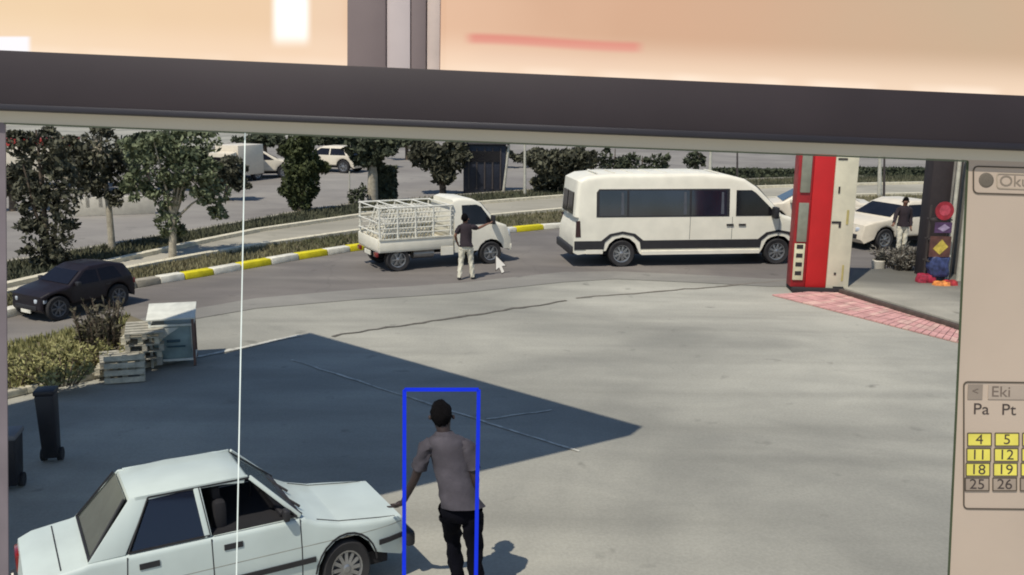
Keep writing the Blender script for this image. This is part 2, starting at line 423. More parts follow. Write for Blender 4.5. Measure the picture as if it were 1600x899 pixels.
# planted island on the left
G4 = [at(-160, 660), at(40, 612), at(150, 588), at(250, 566), at(300, 540), at(205, 500), at(120, 525), at(-160, 590)]
mb = MB(); mb.prism([p + Vector((0, 0, .002)) for p in G4], (0, 0, .10)); tag(mb.build('planting_bed', M_soil, bevel=.02), kind='structure')
mb = MB()
E_ = [at(-160, 662), at(40, 614), at(150, 590), at(250, 569)]
for a, b in zip(E_, E_[1:]): mb.bar(a + Vector((0, 0, .055)), b + Vector((0, 0, .055)), .16, .11)
tag(mb.build('bed_kerb', mat('bed_kerb_pale', lin((186, 178, 156)), .85, var=.14, bump=.3), bevel=.015), kind='structure')

seam('ground_seam', wob((250, 570), (470, 524), 10, .6), .16, M_jlight, .006)
# ------------------------------------------------------------------ the filling-station canopy that shades the forecourt
CH = 6.6
sh = -TOSUN * (CH / TOSUN.z); sh.z = 0
B_, C_ = at(460, 527), at(985, 680)
dL = (at(0, 637) - B_); dN = (at(600, 772) - C_)
A_ = B_ + dL * 3.0; D_ = C_ + dN * 3.6
cano = empty('canopy', (A_ - sh + B_ - sh) / 2 * 1.0, 0, 'white flat filling station canopy roof whose shadow lies across the forecourt', 'canopy')
M_can = mat('canopy_white', lin((150, 155, 160)), .6, var=.05)
mb = MB(); mb.prism([p - sh + Vector((0, 0, CH)) - cano.location for p in (A_, B_, C_, D_)], (0, 0, .7)); mb.build('roof', M_can, cano)
for u, v in ((.62, .3), (.9, .3)):
    P_ = A_.lerp(B_, 1 - u).lerp(D_.lerp(C_, 1 - u), v) - sh - cano.location
    MB().tube([P_ + Vector((0, 0, 0)), P_ + Vector((0, 0, CH))], .22, 20).build('column', M_can, cano, 40)

# ------------------------------------------------------------------ vegetation
def leaf_cloud(mb, clumps, n, size, flat=.0):
    """small leaf faces spread through each clump's shell and inside"""
    for (cx, cy, cz), (rx, ry, rz) in clumps:
        k = int(n * min(1.0, (rx * rz / 1.2)) ** .8) + 30 if n > 200 else int(n)
        for _ in range(k):
            while True:
                v = Vector((random.uniform(-1, 1), random.uniform(-1, 1), random.uniform(-1, 1)))
                if .02 < v.length <= 1: break
            v = v.normalized() * (random.random() ** .35)
            p = Vector((cx + v.x * rx, cy + v.y * ry, cz + v.z * rz))
            s_ = size * random.uniform(.5, 1.4)
            a = Vector((random.gauss(0, 1), random.gauss(0, 1), random.gauss(0, 1))).normalized()
            b = a.cross(Vector((random.gauss(0, 1), random.gauss(0, 1), random.gauss(0, 1)))).normalized()
            mb.add([p - a * s_, p + b * s_ * .5, p + a * s_, p - b * s_ * .5], [(0, 1, 2, 3)])

def leaf_mat(name, c, c2):
    m = mat(name, c, .75, var=.3, scale=4.0, col2=c2, spec=.3)
    return m
L_dark = leaf_mat('leaf_dark', (0.020, 0.025, 0.014), (0.09, 0.10, 0.055))
L_plum = leaf_mat('leaf_dusk', (0.026, 0.026, 0.017), (0.12, 0.115, 0.07))
L_mid = leaf_mat('leaf_mid', (0.035, 0.048, 0.022), (0.10, 0.12, 0.06))
L_pale = leaf_mat('leaf_pale', (0.05, 0.065, 0.03), (0.2, 0.22, 0.12))
L_con = leaf_mat('leaf_conifer', (0.025, 0.035, 0.012), (0.08, 0.09, 0.03))
L_yel = leaf_mat('leaf_yellow_green', (0.15, 0.145, 0.05), (0.40, 0.37, 0.16))
M_bark = mat('bark', lin((96, 82, 68)), .9, var=.3, bump=.6, scale=9)
M_barkp = mat('bark_pale', lin((165, 155, 135)), .9, var=.2, bump=.5, scale=9)

def tree(name, base, clumps, label, leafm, n=260, size=.13, trunk_r=.12, bark=None, cat='tree', group=None, crown_base=None):
    """clumps in metres relative to the base: (x, y, z, rx, ry, rz)"""
    b = Vector(base); r = empty(name, b, 0, label, cat, group)
    zs = [c[2] for c in clumps]; top = max(c[2] + c[5] * .4 for c in clumps); low = crown_base if crown_base is not None else min(c[2] - c[5] for c in clumps)
    cxm = sum(c[0] for c in clumps) / len(clumps)
    t = MB(); P = [(0, 0, -.1), (cxm * .1 + .02, 0, low * .5), (cxm * .4, 0, low + .1), (cxm, 0, (low + top) / 2), (cxm, 0, top)]
    t.tube(P, [trunk_r * 1.25, trunk_r, trunk_r * .85, trunk_r * .5, .02], 9)
    for c in clumps:
        if c[3] < .3: continue
        t.tube([(cxm * .4, 0, low + .05), ((cxm * .4 + c[0]) / 2, c[1] * .5, (low + c[2]) / 2 + .1), (c[0], c[1], c[2])], [trunk_r * .45, trunk_r * .3, .015], 6)
    t.build('trunk', bark or M_bark, r, 50)
    m_ = MB(); leaf_cloud(m_, [((c[0], c[1], c[2]), (c[3], c[4], c[5])) for c in clumps], n, size)
    m_.build('crown', leafm, r)
    return r

def rel(px, py, base, depth_y):
    """height and x of a photo pixel on the upright plane through base"""
    d = ray(px, py); t = depth_y / d.y
    return Vector((d.x * t, d.y * t, CAMH + d.z * t)) - Vector(base)

def tree_px(name, bpx, blobs, label, leafm, yoff=0, **k):
    """blobs: (px, py, rx_px, ry_px)"""
    base = at(*bpx); cl = []
    s = base.y / FPX
    for px, py, rx, ry in blobs:
        q = rel(px, py, base, base.y); yy = random.uniform(-.5, .5) * rx * s * .6
        cl.append((q.x, yy, q.z, rx * s * .88, rx * s * .7, ry * s * .88))
        for _ in range(4 if rx > 15 else 1):
            a = random.uniform(0, 6.28); f_ = random.uniform(.55, .95); g_ = random.uniform(.22, .42)
            cl.append((q.x + math.cos(a) * rx * s * f_, yy + random.uniform(-.7, .7) * rx * s, q.z + math.sin(a) * ry * s * f_, rx * s * g_, rx * s * g_, ry * s * g_ * .8))
    return tree(name, base, cl, label, leafm, **k)

TG = 'trees beyond the road'
tree_px('street_tree', (78, 426), [(60, 240, 45, 40), (95, 300, 35, 50), (45, 310, 30, 45), (80, 370, 46, 38), (30, 225, 22, 25), (75, 400, 34, 22)],
        'dense dark bushy tree at the far left above the dark parked car', L_plum, n=1150, size=.085, trunk_r=.10, group=TG)
tree_px('street_tree', (176, 398), [(160, 235, 58, 34), (140, 285, 22, 30), (190, 270, 30, 38), (183, 310, 14, 18), (120, 240, 30, 30)],
        'dark street tree with a bare pale trunk, left of the leafy green one', L_plum, n=1000, size=.09, trunk_r=.085, bark=M_barkp, group=TG, crown_base=3.0)
tree_px('street_tree', (269, 409), [(262, 345, 24, 30), (262, 300, 34, 30), (235, 250, 42, 40), (300, 262, 48, 36), (330, 300, 36, 26), (290, 225, 60, 26), (340, 335, 18, 12), (210, 290, 22, 28)],
        'leafy light green tree with spreading loose branches and a dark lower crown', L_pale, n=1150, size=.085, trunk_r=.10, bark=M_barkp, group=TG, crown_base=1.1)
tree_px('conifer', (469, 336), [(470, 232, 27, 30), (469, 262, 33, 34), (468, 292, 35, 32), (467, 316, 22, 18)],
        'tall egg-shaped dark green conifer standing alone on the grass', L_con, n=3000, size=.085, trunk_r=.14, group=TG, crown_base=.4)
tree_px('street_tree', (582, 322), [(560, 232, 26, 22), (592, 226, 26, 22), (578, 250, 22, 14), (610, 222, 16, 14)],
        'small tree with a thick pale trunk behind the back of the pickup', L_dark, n=600, size=.14, trunk_r=.2, bark=M_barkp, group=TG, crown_base=2.6)
tree_px('street_tree', (692, 304), [(668, 245, 30, 24), (700, 250, 30, 30), (692, 276, 20, 16), (660, 232, 24, 14), (715, 235, 18, 20)],
        'round-crowned dark tree above the pickup cab', L_plum, n=1100, size=.16, trunk_r=.16, group=TG, crown_base=.6)
tree_px('street_tree', (880, 306), [(860, 255, 34, 26), (890, 262, 40, 28), (850, 285, 24, 18), (900, 286, 30, 16), (915, 250, 22, 14)],
        'broad low dark bush tree between the pickup and the minibus', L_plum, n=1300, size=.16, trunk_r=.14, group=TG, crown_base=.6)
tree_px('street_tree', (955, 283), [(945, 250, 14, 18), (965, 258, 16, 14), (948, 272, 12, 10)], 'small scraggy tree over the rear of the minibus roof', L_dark, n=350, size=.15, trunk_r=.1, group=TG)
tree_px('street_tree', (1030, 281), [(985, 252, 18, 16), (1030, 255, 20, 18), (1008, 266, 16, 10)], 'small dark tree above the middle of the minibus roof', L_dark, n=350, size=.16, trunk_r=.1, group=TG)
tree_px('street_tree', (1086, 279), [(1086, 247, 19, 10), (1082, 257, 12, 10), (1095, 250, 10, 8)], 'small drooping round-topped tree over the front of the minibus roof', L_dark, n=420, size=.13, trunk_r=.08, group=TG, crown_base=1.6)
tree_px('shrub', (556, 324), [(556, 308, 15, 15), (566, 300, 10, 14)], 'small dark cone-shaped shrub left of the pickup cage', L_dark, n=700, size=.1, trunk_r=.05, cat='shrub')
tree_px('street_tree', (352, 314), [(345, 275, 30, 26), (362, 262, 24, 22), (330, 290, 22, 16), (372, 285, 18, 14)], 'dark reddish tree behind the right side of the leafy green tree', L_plum, n=900, size=.12, trunk_r=.1, group=TG, crown_base=.4)
tree_px('street_tree', (232, 300), [(232, 225, 40, 22), (205, 240, 30, 22), (258, 215, 34, 14)], 'dark tree crown filling the gap behind the two left trees', L_dark, n=900, size=.15, trunk_r=.12, group=TG, crown_base=1.2)
tree_px('street_tree', (415, 262), [(400, 222, 34, 12), (430, 218, 26, 10)], 'far dark tree over the white parked car', L_dark, n=500, size=.2, trunk_r=.12, group=TG, crown_base=1.6)
tree_px('street_tree', (536, 262), [(520, 222, 22, 14), (545, 230, 18, 16), (500, 216, 20, 8)], 'far dark tree over the small white car', L_dark, n=600, size=.2, trunk_r=.12, group=TG, crown_base=1.2)
tree_px('street_tree', (636, 250), [(622, 222, 24, 9), (645, 220, 20, 8)], 'farthest dark tree between the pale-trunked tree and the round one', L_dark, n=450, size=.2, trunk_r=.12, group=TG, crown_base=1.6)
for i, (bx_, by_, r1, r2, lb) in enumerate(((20, 330, 34, 24, 'far tree at the very left edge of the screen picture'), (300, 282, 30, 16, 'far tree just above the leafy green tree'), (460, 258, 22, 12, 'far tree above the conifer'), (590, 262, 24, 14, 'far tree above the pale-trunked tree'), (760, 262, 34, 12, 'far tree over the kiosk roof'), (120, 300, 40, 22, 'far tree between the two left trees'), (835, 262, 26, 9, 'far tree above the thin pale pole'))):
    tree_px('street_tree', (bx_, by_), [(bx_, by_ - r2 * 2.2, r1, r2), (bx_ + r1 * .7, by_ - r2 * 1.9, r1 * .6, r2 * .8), (bx_ - r1 * .7, by_ - r2 * 1.8, r1 * .6, r2 * .8)], lb, L_dark if i % 2 else L_plum, n=700, size=.17, trunk_r=.12, group=TG, crown_base=.8)
# clipped hedge box behind the pickup
def hedge(bpx, wd, dp, ht, label, leafm, n=3000, size=.1, rz=0, cat='hedge'):
    b = at(*bpx); m_ = MB()
    for _ in range(n):
        f = random.choice('xyz'); p = Vector((random.uniform(-wd / 2, wd / 2), random.uniform(-dp / 2, dp / 2), random.uniform(0, ht)))
        if f == 'y': p.y = random.choice((-1, 1)) * dp / 2 * random.uniform(.8, 1.05)
        if f == 'z': p.z = ht * random.uniform(.85, 1.04)
        if f == 'x': p.x = random.choice((-1, 1)) * wd / 2 * random.uniform(.9, 1.03)
        a = Vector((random.gauss(0, 1), random.gauss(0, 1), random.gauss(0, 1))).normalized(); c_ = a.cross(Vector((random.gauss(0, 1), random.gauss(0, 1), .1))).normalized()
        s_ = size * random.uniform(.5, 1.5)
        m_.add([p - a * s_, p + c_ * s_ * .5, p + a * s_, p - c_ * s_ * .5], [(0, 1, 2, 3)])
    m_.box((0, 0, ht * .45), (wd * .9, dp * .85, ht * .85))
    o = m_.build('hedge', leafm); o.location = b; o.rotation_euler[2] = rz
    return tag(o, label, cat)
hedge((600, 318), 1.0, .9, 1.5, 'clipped box-shaped dark hedge beside the pale tree trunk', L_dark, 1500)
hedge((1190, 279), 5.5, .8, .5, 'long low dark hedge left of the red price sign', L_dark, 2500, .12)
hedge((1385, 278), 7.5, .8, .55, 'long low dark hedge behind the white saloon on the right', L_dark, 2500, .12)

# grass: tufts on the two verges
def grass(name, la, lb, z, n, m, h=.12, x0=-300, x1=1600):
    mb = MB()
    for _ in range(n):
        x = random.uniform(x0, x1); t = random.random()
        p = ed(la, x, z).lerp(ed(lb, x, z), .05 + .9 * t)
        hh = h * random.uniform(.4, 1.3); a = random.uniform(0, 6.28); dx, dy = math.cos(a) * hh * .5, math.sin(a) * hh * .5
        q = p + Vector((random.uniform(-.5, .5) * hh, random.uniform(-.5, .5) * hh, hh))
        mb.add([p - Vector((dx, dy, 0)) * .4, p + Vector((dx, dy, 0)) * .4, q], [(0, 1, 2)])
    return tag(mb.build(name, m), 'dry short grass growing on the road verge', 'grass', kind='stuff')
M_gr = mat('grass_dry', (0.10, 0.10, 0.045), .9, scale=.25, col2=(0.22, 0.19, 0.10), gcoord=True)
M_gr2 = mat('grass_dark', (0.05, 0.055, 0.03), .9, scale=.25, col2=(0.12, 0.115, 0.06), gcoord=True)
grass('grass', KERB, PNEAR, .12, 26000, M_gr)
o = grass('grass', PFAR, FNEAR, .12, 24000, M_gr2, .16); o['label'] = 'darker rough grass between the concrete path and the far road'

# shrubs of the left bed
def stem_plant(bpx, h, n, spread, label, leafm, leaf=.1, cat='plant'):
    b = at(*bpx, .1); r = empty('shrub', b, 0, label, cat); st = MB(); lf = MB()
    for _ in range(n):
        a = random.uniform(0, 6.28); rr = spread * math.sqrt(random.random()); hh = h * random.uniform(.55, 1.1)
        p0 = Vector((math.cos(a) * rr * .5, math.sin(a) * rr * .5, 0)); p1 = Vector((math.cos(a) * rr, math.sin(a) * rr, hh))
        st.tube([p0, p0.lerp(p1, .5) + Vector((.02, 0, .05)), p1], [.012, .009, .004], 5)
        for k in range(16):
            t = random.uniform(.15, 1); q = p0.lerp(p1, t); d = Vector((random.gauss(0, 1), random.gauss(0, 1), random.uniform(0, 1.6))).normalized(); s_ = leaf * random.uniform(.6, 1.3)
            c_ = d.cross(Vector((random.gauss(0, 1), random.gauss(0, 1), random.gauss(0, 1)))).normalized()
            lf.add([q, q + d * s_ * .5 + c_ * s_ * .16, q + d * s_, q + d * s_ * .5 - c_ * s_ * .16], [(0, 1, 2, 3)])
    st.build('stem', M_bark, r); lf.build('foliage', leafm, r); return r
L_reed = leaf_mat('leaf_reed', (0.04, 0.035, 0.02), (0.16, 0.14, 0.09))
stem_plant((165, 556), .95, 46, .36, 'tall upright brown-green reedy plant beside the pallets', L_reed, .12)
stem_plant((138, 548), .75, 22, .25, 'shorter reedy plant leaning left of the tall one', L_reed, .11)
for (px, py, n_, lb) in ((60, 585, 60, 'sprawling yellow-green ground shrub nearest the left edge'), (118, 570, 60, 'yellow-green ground shrub in the middle of the bed'), (20, 600, 40, 'pale leafy ground plant cut by the screen edge'), (95, 600, 50, 'low yellow-green plant on the bed kerb above the black bin'), (152, 572, 30, 'small yellow-green plant in front of the reeds')):
    stem_plant((px, py), .32, n_, .62, lb, L_yel, .10)
mb = MB()
for _ in range(9000):
    p = bil([G4[0], G4[2], G4[5], G4[7]], random.random(), random.random()) + Vector((0, 0, .1)); hh = random.uniform(.03, .14)
    a = random.uniform(0, 6.28); d = Vector((math.cos(a), math.sin(a), 0)) * .02
    mb.add([p - d, p + d, p + Vector((random.uniform(-.05, .05), random.uniform(-.05, .05), hh))], [(0, 1, 2)])
tag(mb.build('grass', L_yel), 'yellowing ground cover in the left planting bed', 'grass', kind='stuff')

# ------------------------------------------------------------------ far side: cars, walls, poles, tree belt
# tree belt closing the view behind everything
mb = MB()
for i in range(340):
    x = -95 + 190 * i / 340 + random.uniform(-1, 1); y = 118 + random.uniform(-6, 10) ; h_ = random.uniform(4, 8)
    leaf_cloud(mb, [((x, y, h_ * .5), (1.8, 1.6, h_ * .55))], 130, .34)
tag(mb.build('tree_belt', L_dark), 'dark belt of distant trees along the top of the scene', 'trees', kind='stuff')
M_wall = mat('pale_render', lin((190, 182, 165)), .85, var=.08, bump=.2)
M_wallg = mat('grey_render', lin((128, 122, 112)), .85, var=.12, bump=.2)

def pole(px, ytop, ybase, r_, label, lean=0.0, m=None, base_m=None):
    b = at(px, ybase); t = rel(px + lean, ytop, b, b.y)
    root = empty('pole', b, 0, label, 'pole')
    MB().tube([(0, 0, 0), (t.x * .5, 0, t.z * .5), (t.x, 0, t.z)], [r_ * 1.15, r_, r_ * .8], 10).build('shaft', m or M_polep, root, 40)
    MB().lathe([(r_ * 2.2, 0), (r_ * 2.2, .05), (r_ * 1.5, .12), (r_ * 1.1, .2)], (0, 0, 0), 'Z', 12).build('base', M_kg, root, 40)
    return root
M_polep = mat('pole_pale', lin((196, 190, 172)), .5, .2)
M_poled = mat('pole_dark', lin((70, 62, 58)), .6, .1)
pole(820, 218, 309, .06, 'thin pale pole between the pickup and the minibus')
pole(786, 220, 304, .07, 'leaning pale pole right of the dark kiosk', 10)
pole(1109, 226, 282, .09, 'pale pole above the front of the minibus roof', 2)
pole(1152, 232, 290, .05, 'thin dark pole rising behind the minibus windscreen', 0, M_poled)
pole(1374, 238, 312, .09, 'pale pole behind the white saloon', 1)
pole(1381, 238, 315, .05, 'thin dark pole close against the pale one', 1, M_poled)
pole(74, 335, 424, .035, 'thin pale stake in front of the dark bushy tree')
pole(546, 268, 322, .03, 'short thin post right of the conifer')

# dark kiosk panel
kb = at(757, 304); kk = empty('kiosk', kb, .05, 'dark blue-grey sheet metal kiosk between two trees', 'kiosk')
M_kio = mat('kiosk_sheet', lin((42, 44, 54)), .5, .2, var=.15)
kw_ = 66 * kb.y / FPX
MB().box((0, .9, 1.15), (kw_, 1.8, 2.3)).build('wall', M_kio, kk, bevel=.02)
MB().box((0, .85, 2.37), (kw_ + .3, 2.1, .12)).build('roof', mat('kiosk_roof', lin((70, 66, 66)), .6), kk, bevel=.02)
for i in range(5): MB().box((-kw_ / 2 + .25 + i * (kw_ - .5) / 4, -.02, 1.2), (.06, .05, 1.9)).build('rib', M_poled, kk)
MB().box((0, -.03, 1.75), (kw_ * .7, .04, .5)).build('window', M_glass, kk)

# white wall with pillars far left
wb_ = at(180, 336); ww = empty('pillared_wall', wb_, R(22), 'low white wall with three white pillars seen between the left trees', 'wall')
sc_ = wb_.y / FPX
MB().box((0, 0, .35), (110 * sc_ * 1.08, .3, .7)).build('wall', M_wall, ww, bevel=.02)
for dx, hh in ((-50, 2.0), (-35, 1.75), (-18, 1.3)): MB().box((dx * sc_ * 1.08, -.02, hh / 2 + .3), (7 * sc_, .26, hh)).build('pillar', M_wall, ww, bevel=.02)

# ------------------------------------------------------------------ vehicles
def simple_car(name, loc, rz, label, paint, L=4.4, W=1.75, H=1.45, suv=False, rims=None, tint=None, cat='car', detail=True, group=None, sc=1.0):
    r = empty(name, loc, rz, label, cat, group, sc)
    hl = L / 2; wr = .33 if not suv else .37; fx, rx = hl - (.86 if not suv else .52), -hl + (.82 if not suv else .72); bz = H * .64
    gc = .22 if not suv else .28; arr = wr + .07
    low = [(-hl + .02, gc + .15), (-hl + .08, gc)] + [(x, z) for x, z in arc(rx, wr, arr, 200, -20) if z > gc][0:] + [(x, z) for x, z in arc(fx, wr, arr, 200, -20) if z > gc] + [(hl - .1, gc), (hl, gc + .12), (hl - .01, .5)]
    if suv: up = [(hl - .04, bz * .84), (hl - .3, bz * .96), (hl - .9, bz + .06), (hl - 1.45, H * .93), (hl - 1.75, H), (-hl + .9, H), (-hl + .35, H * .93), (-hl + .1, bz), (-hl, .6)]
    else: up = [(hl - .06, bz * .84), (hl - .4, bz * .95), (hl - 1.05, bz + .03), (hl - 1.7, H * .92), (hl - 2.05, H), (hl - 2.8, H * .995), (-hl + 1.15, H * .93), (-hl + .55, bz + .08), (-hl + .12, bz + .05), (-hl, bz * .8)]
    hw = W / 2
    def warp(c):
        y = c.y
        if c.z > bz: y *= 1 - .24 * (c.z - bz) / (H - bz)
        e = max(0, abs(c.x) - (hl - .7)) / .7; y *= 1 - .16 * e * e
        return Vector((c.x, y, c.z))
    xc = [-hl + .2 * i for i in range(1, int(L / .2))]; zc = [.5, bz - .02, bz + .1, bz + .22, H * .9]
    body('body', low + up, hw, paint, r, warp, .06, None, zc, xc, gc + .05, arches=((rx, wr, arr), (fx, wr, arr)))
    MB().box((0, 0, gc + .12), (L - .5, W - .34, .2)).build('underbody', M_dark, r)
    g_ = tint or M_glass
    if suv: xs = [(hl - 1.12, hl - 1.56), (-hl + .55, -hl + .75)]
    else: xs = [(hl - 1.36, hl - 1.88), (-hl + 1.0, -hl + 1.32)]
    (fb, ft), (rb, rt) = xs; mid = (fb + rb) / 2 - .02; zt = H * .92; zb = bz + .05
    for s in (-1, 1):
        panel('window', [(mid + .04, zb), (fb, zb), (ft, zt), (mid + .04, zt)], s, hw, g_, r, warp, .006, .02, [bz + .22])
        panel('window', [(rb, zb), (mid - .04, zb), (mid - .04, zt), (rt, zt)], s, hw, g_, r, warp, .006, .02, [bz + .22])
        if detail:
            panel('door_handle', [(mid - .35, bz - .12), (mid - .17, bz - .12), (mid - .17, bz - .08), (mid - .35, bz - .08)], s, hw, M_black, r, warp, .02, .03)
            MB().box((fb - .02, s * (hw + .09), zb + .05), (.12, .17, .12)).build('wing_mirror', paint if not suv else M_black, r, bevel=.02)
    # windscreen and rear window lie on the slopes
    fsl = [(hl - 1.05, bz + .03), (hl - 1.7, H * .92)] if not suv else [(hl - .9, bz + .06), (hl - 1.45, H * .93)]
    rsl = [(-hl + .35, H * .93), (-hl + .1, bz)] if suv else [(-hl + 1.15, H * .93), (-hl + .55, bz + .08)]
    for (p, q), nm in ((fsl, 'windscreen'), (rsl, 'rear_window')):
        p = Vector((p[0], 0, p[1])); q = Vector((q[0], 0, q[1])); d = q - p; nn = Vector((-d.z, 0, d.x)).normalized()
        if nn.z < 0: nn = -nn
        a = p + d * .08 + nn * .012; b = p + d * .95 + nn * .012
        wa, wb2 = (hw * .86, hw * .70) if a.z < b.z else (hw * .72, hw * .84)
        MB().prism([a + Vector((0, -wa, 0)), a + Vector((0, wa, 0)), b + Vector((0, wb2, 0)), b + Vector((0, -wb2, 0))], nn * .006).build(nm, g_, r)
    for s in (-1, 1):
        wheel(r, fx, s * (hw - .1), wr, .2, rims or M_steel, 7); wheel(r, rx, s * (hw - .1), wr, .2, rims or M_steel, 7)
        MB().box((hl - .12, s * (hw * .68), bz * .68), (.16, .34, .13), s * .35).build('headlight', M_lamp, r, bevel=.03)
        MB().box((-hl + .05, s * (hw * .72), bz * .82), (.12, .26, .16), -s * .2).build('tail_light', M_red_lamp, r, bevel=.02)
    MB().box((hl - .02, 0, .42), (.07, W * .62, .14)).build('grille', M_black, r, bevel=.02)
    MB().box((hl + .005, 0, .3), (.03, .46, .1)).build('number_plate', M_kw, r)
    return r

M_plum = mat('car_dark_plum', lin((27, 20, 25)), .5, 0, var=.15, coat=.08, spec=.3)
def face(p_rear, p_front):
    a, b = at(*p_rear), at(*p_front); return (a + b) / 2, math.atan2(b.y - a.y, b.x - a.x)

# dark SUV at the left, nose towards the left edge; wheels nearest us at the two pixels
def car_by_wheels(rp, fp, L, W, sc=1.0):
    """loc and heading from the ground points of the near-side rear and front wheels"""
    a, b = at(*rp), at(*fp); h_ = math.atan2(b.y - a.y, b.x - a.x); mid = (a + b) / 2
    fx, rx = L / 2 - (.86 if sc == 1 else .52), -L / 2 + (.82 if sc == 1 else .72); d = Vector((math.cos(h_), math.sin(h_), 0)); l_ = Vector((-d.y, d.x, 0))
    side = 1 if (Vector((0, 0, 0)) - mid).dot(l_) > 0 else -1
    return mid - l_ * side * (W / 2 * sc) - d * (fx + rx) / 2 * sc, h_, (b - a).length
c_, h_, wl = car_by_wheels((190, 480), (92, 502), 3.3, 1.62, .70)
simple_car('parked_car', c_, h_, 'near-black hatchback driving left with its nose at the left screen edge', M_plum, 3.3, 1.62, 1.44, suv=True, sc=.70, rims=mat('rim_dull', lin((92, 92, 94)), .5), tint=mat('glass_plum', lin((18, 15, 20)), .2, spec=.3))
print('suv wheel gap', wl)
# white saloon on the right, facing left
M_w2 = mat('white_paint_warm', lin((214, 202, 180)), .45, var=.04, coat=.1)
c_, h_, wl = car_by_wheels((1475, 384), (1392, 390), 4.5, 1.75)
print('saloon', wl)
simple_car('parked_car', c_ , h_, 'white saloon facing left, seen right of the cream sign column', M_w2, 4.5, 1.78, 1.48)
# white car nose visible behind the minibus
simple_car('parked_car', at(1262, 356), R(172), 'white car mostly hidden behind the minibus nose and the red sign', M_w2, 4.3, 1.75, 1.5)
# parked far cars
simple_car('parked_car', at(405, 277), R(20), 'white parked car left of the conifer, beyond the far road', M_w2, 4.2, 1.75, 1.45, detail=False, group='white cars parked beyond the far road')
simple_car('parked_car', at(520, 268), R(160), 'small white parked car right of the conifer top', M_w2, 3.8, 1.7, 1.5, suv=True, detail=False, group='white cars parked beyond the far road')

def box_truck(loc, rz, label, L, W, H, paint, stripe=None):
    r = empty('parked_truck', loc, rz, label, 'truck')
    MB().box((-L * .12, 0, H * .58), (L * .74, W, H * .8)).build('cargo_box', paint, r, bevel=.03)
    if stripe: MB().box((-L * .12, 0, H * .93), (L * .75, W + .03, H * .14)).build('stripe', stripe, r)
    body('cab', [(L * .27, H * .2), (L * .5, H * .2), (L * .5, H * .42), (L * .45, H * .78), (L * .27, H * .82)], W / 2 * .95, paint, r, None, .04)
    for s in (-1, 1):
        panel('window', [(L * .31, H * .48), (L * .455, H * .48), (L * .42, H * .7), (L * .31, H * .7)], s, W / 2 * .95, M_glass, r)
        wheel(r, L * .38, s * (W / 2 - .14), .38, .24, M_steel, 6); wheel(r, -L * .32, s * (W / 2 - .14), .38, .24, M_steel, 6)
    MB().box((L * .485, 0, H * .58), (.04, W * .8, H * .2)).build('windscreen', M_glass, r)
    return r
box_truck(at(370, 283), R(245), 'white box van parked at the far side behind the leafy green tree', 2.6, 1.5, 1.9, M_w2)
box_truck(at(82, 292), R(12), 'white truck with a red striped top behind the left trees', 4.6, 2.0, 2.3, M_w2, mat('stripe_red', lin((170, 52, 44)), .5))

# ---------------- minibus
VW = 4.55; VL_r, VL_f = VW / 2 + 1.38, VW / 2 + 1.02
def place(pr, pf, wb, W):
    a, b = at(*pr), at(*pf); h = math.atan2(b.y - a.y, b.x - a.x); d = Vector((math.cos(h), math.sin(h), 0)); l_ = Vector((-d.y, d.x, 0))
    mid = (a + b) / 2; side = 1 if (-mid).dot(l_) > 0 else -1
    print('wheel gap', (b - a).length, 'wanted', wb, 'heading', math.degrees(h))
    return mid - l_ * side * W / 2, h
vc, vh = place((976, 418), (1210, 412), VW, 1.9)
vh -= R(2.5)
van = empty('minibus', vc, vh, 'long white high-roofed minibus with dark windows and black lower cladding', 'minibus')
def van_warp(c):
    y = c.y
    if c.z > 1.35: y *= 1 - .13 * ((c.z - 1.35) / 1.3) ** 1.3
    e = max(0, c.x - (VL_f - 1.0)) / 1.0; y *= 1 - .2 * e * e
    return Vector((c.x, y, c.z))
vr, vf = -VW / 2, VW / 2; TOP = 2.58
vlow = [(-VL_r, .62), (-VL_r, .42), (-VL_r + .12, .36)] + [p for p in arc(vr, .37, .47, 195, -15) if p[1] > .36] + [(vr + .52, .36), (vf - .52, .36)] + [p for p in arc(vf, .37, .47, 195, -15) if p[1] > .36] + [(VL_f - .1, .36), (VL_f, .5), (VL_f, .95), (VL_f - .08, 1.12)]
vup = [(VL_f - .35, 1.25), (VL_f - .92, 1.43), (VL_f - 1.3, 1.83), (VL_f - 1.68, 2.19), (VL_f - 2.05, 2.42), (VL_f - 2.5, 2.53), (VL_f - 3.3, TOP), (-VL_r + 1.0, TOP - .02), (-VL_r + .35, TOP - .08), (-VL_r + .1, TOP - .2), (-VL_r + .03, 1.4), (-VL_r, .9)]
hw = .98
xc = [-VL_r + .4 * i for i in range(1, 20)] + [VL_f - .2, VL_f - .4, VL_f - .6]; zc = [.72, 1.1, 1.36, 1.6, 1.85, 2.1, 2.35, 2.5]
body('body', vlow + vup, hw, M_white, van, van_warp, .12, None, zc, xc, .9, 4, arches=((vr, .37, .47), (vf, .37, .47)))
MB().box((-.2, 0, .42), (VL_r + VL_f - .9, 1.6, .2)).build('underbody', M_dark, van)
M_win = mat('minibus_glass', lin((34, 38, 50)), .1, var=.35, scale=.9, spec=.8)
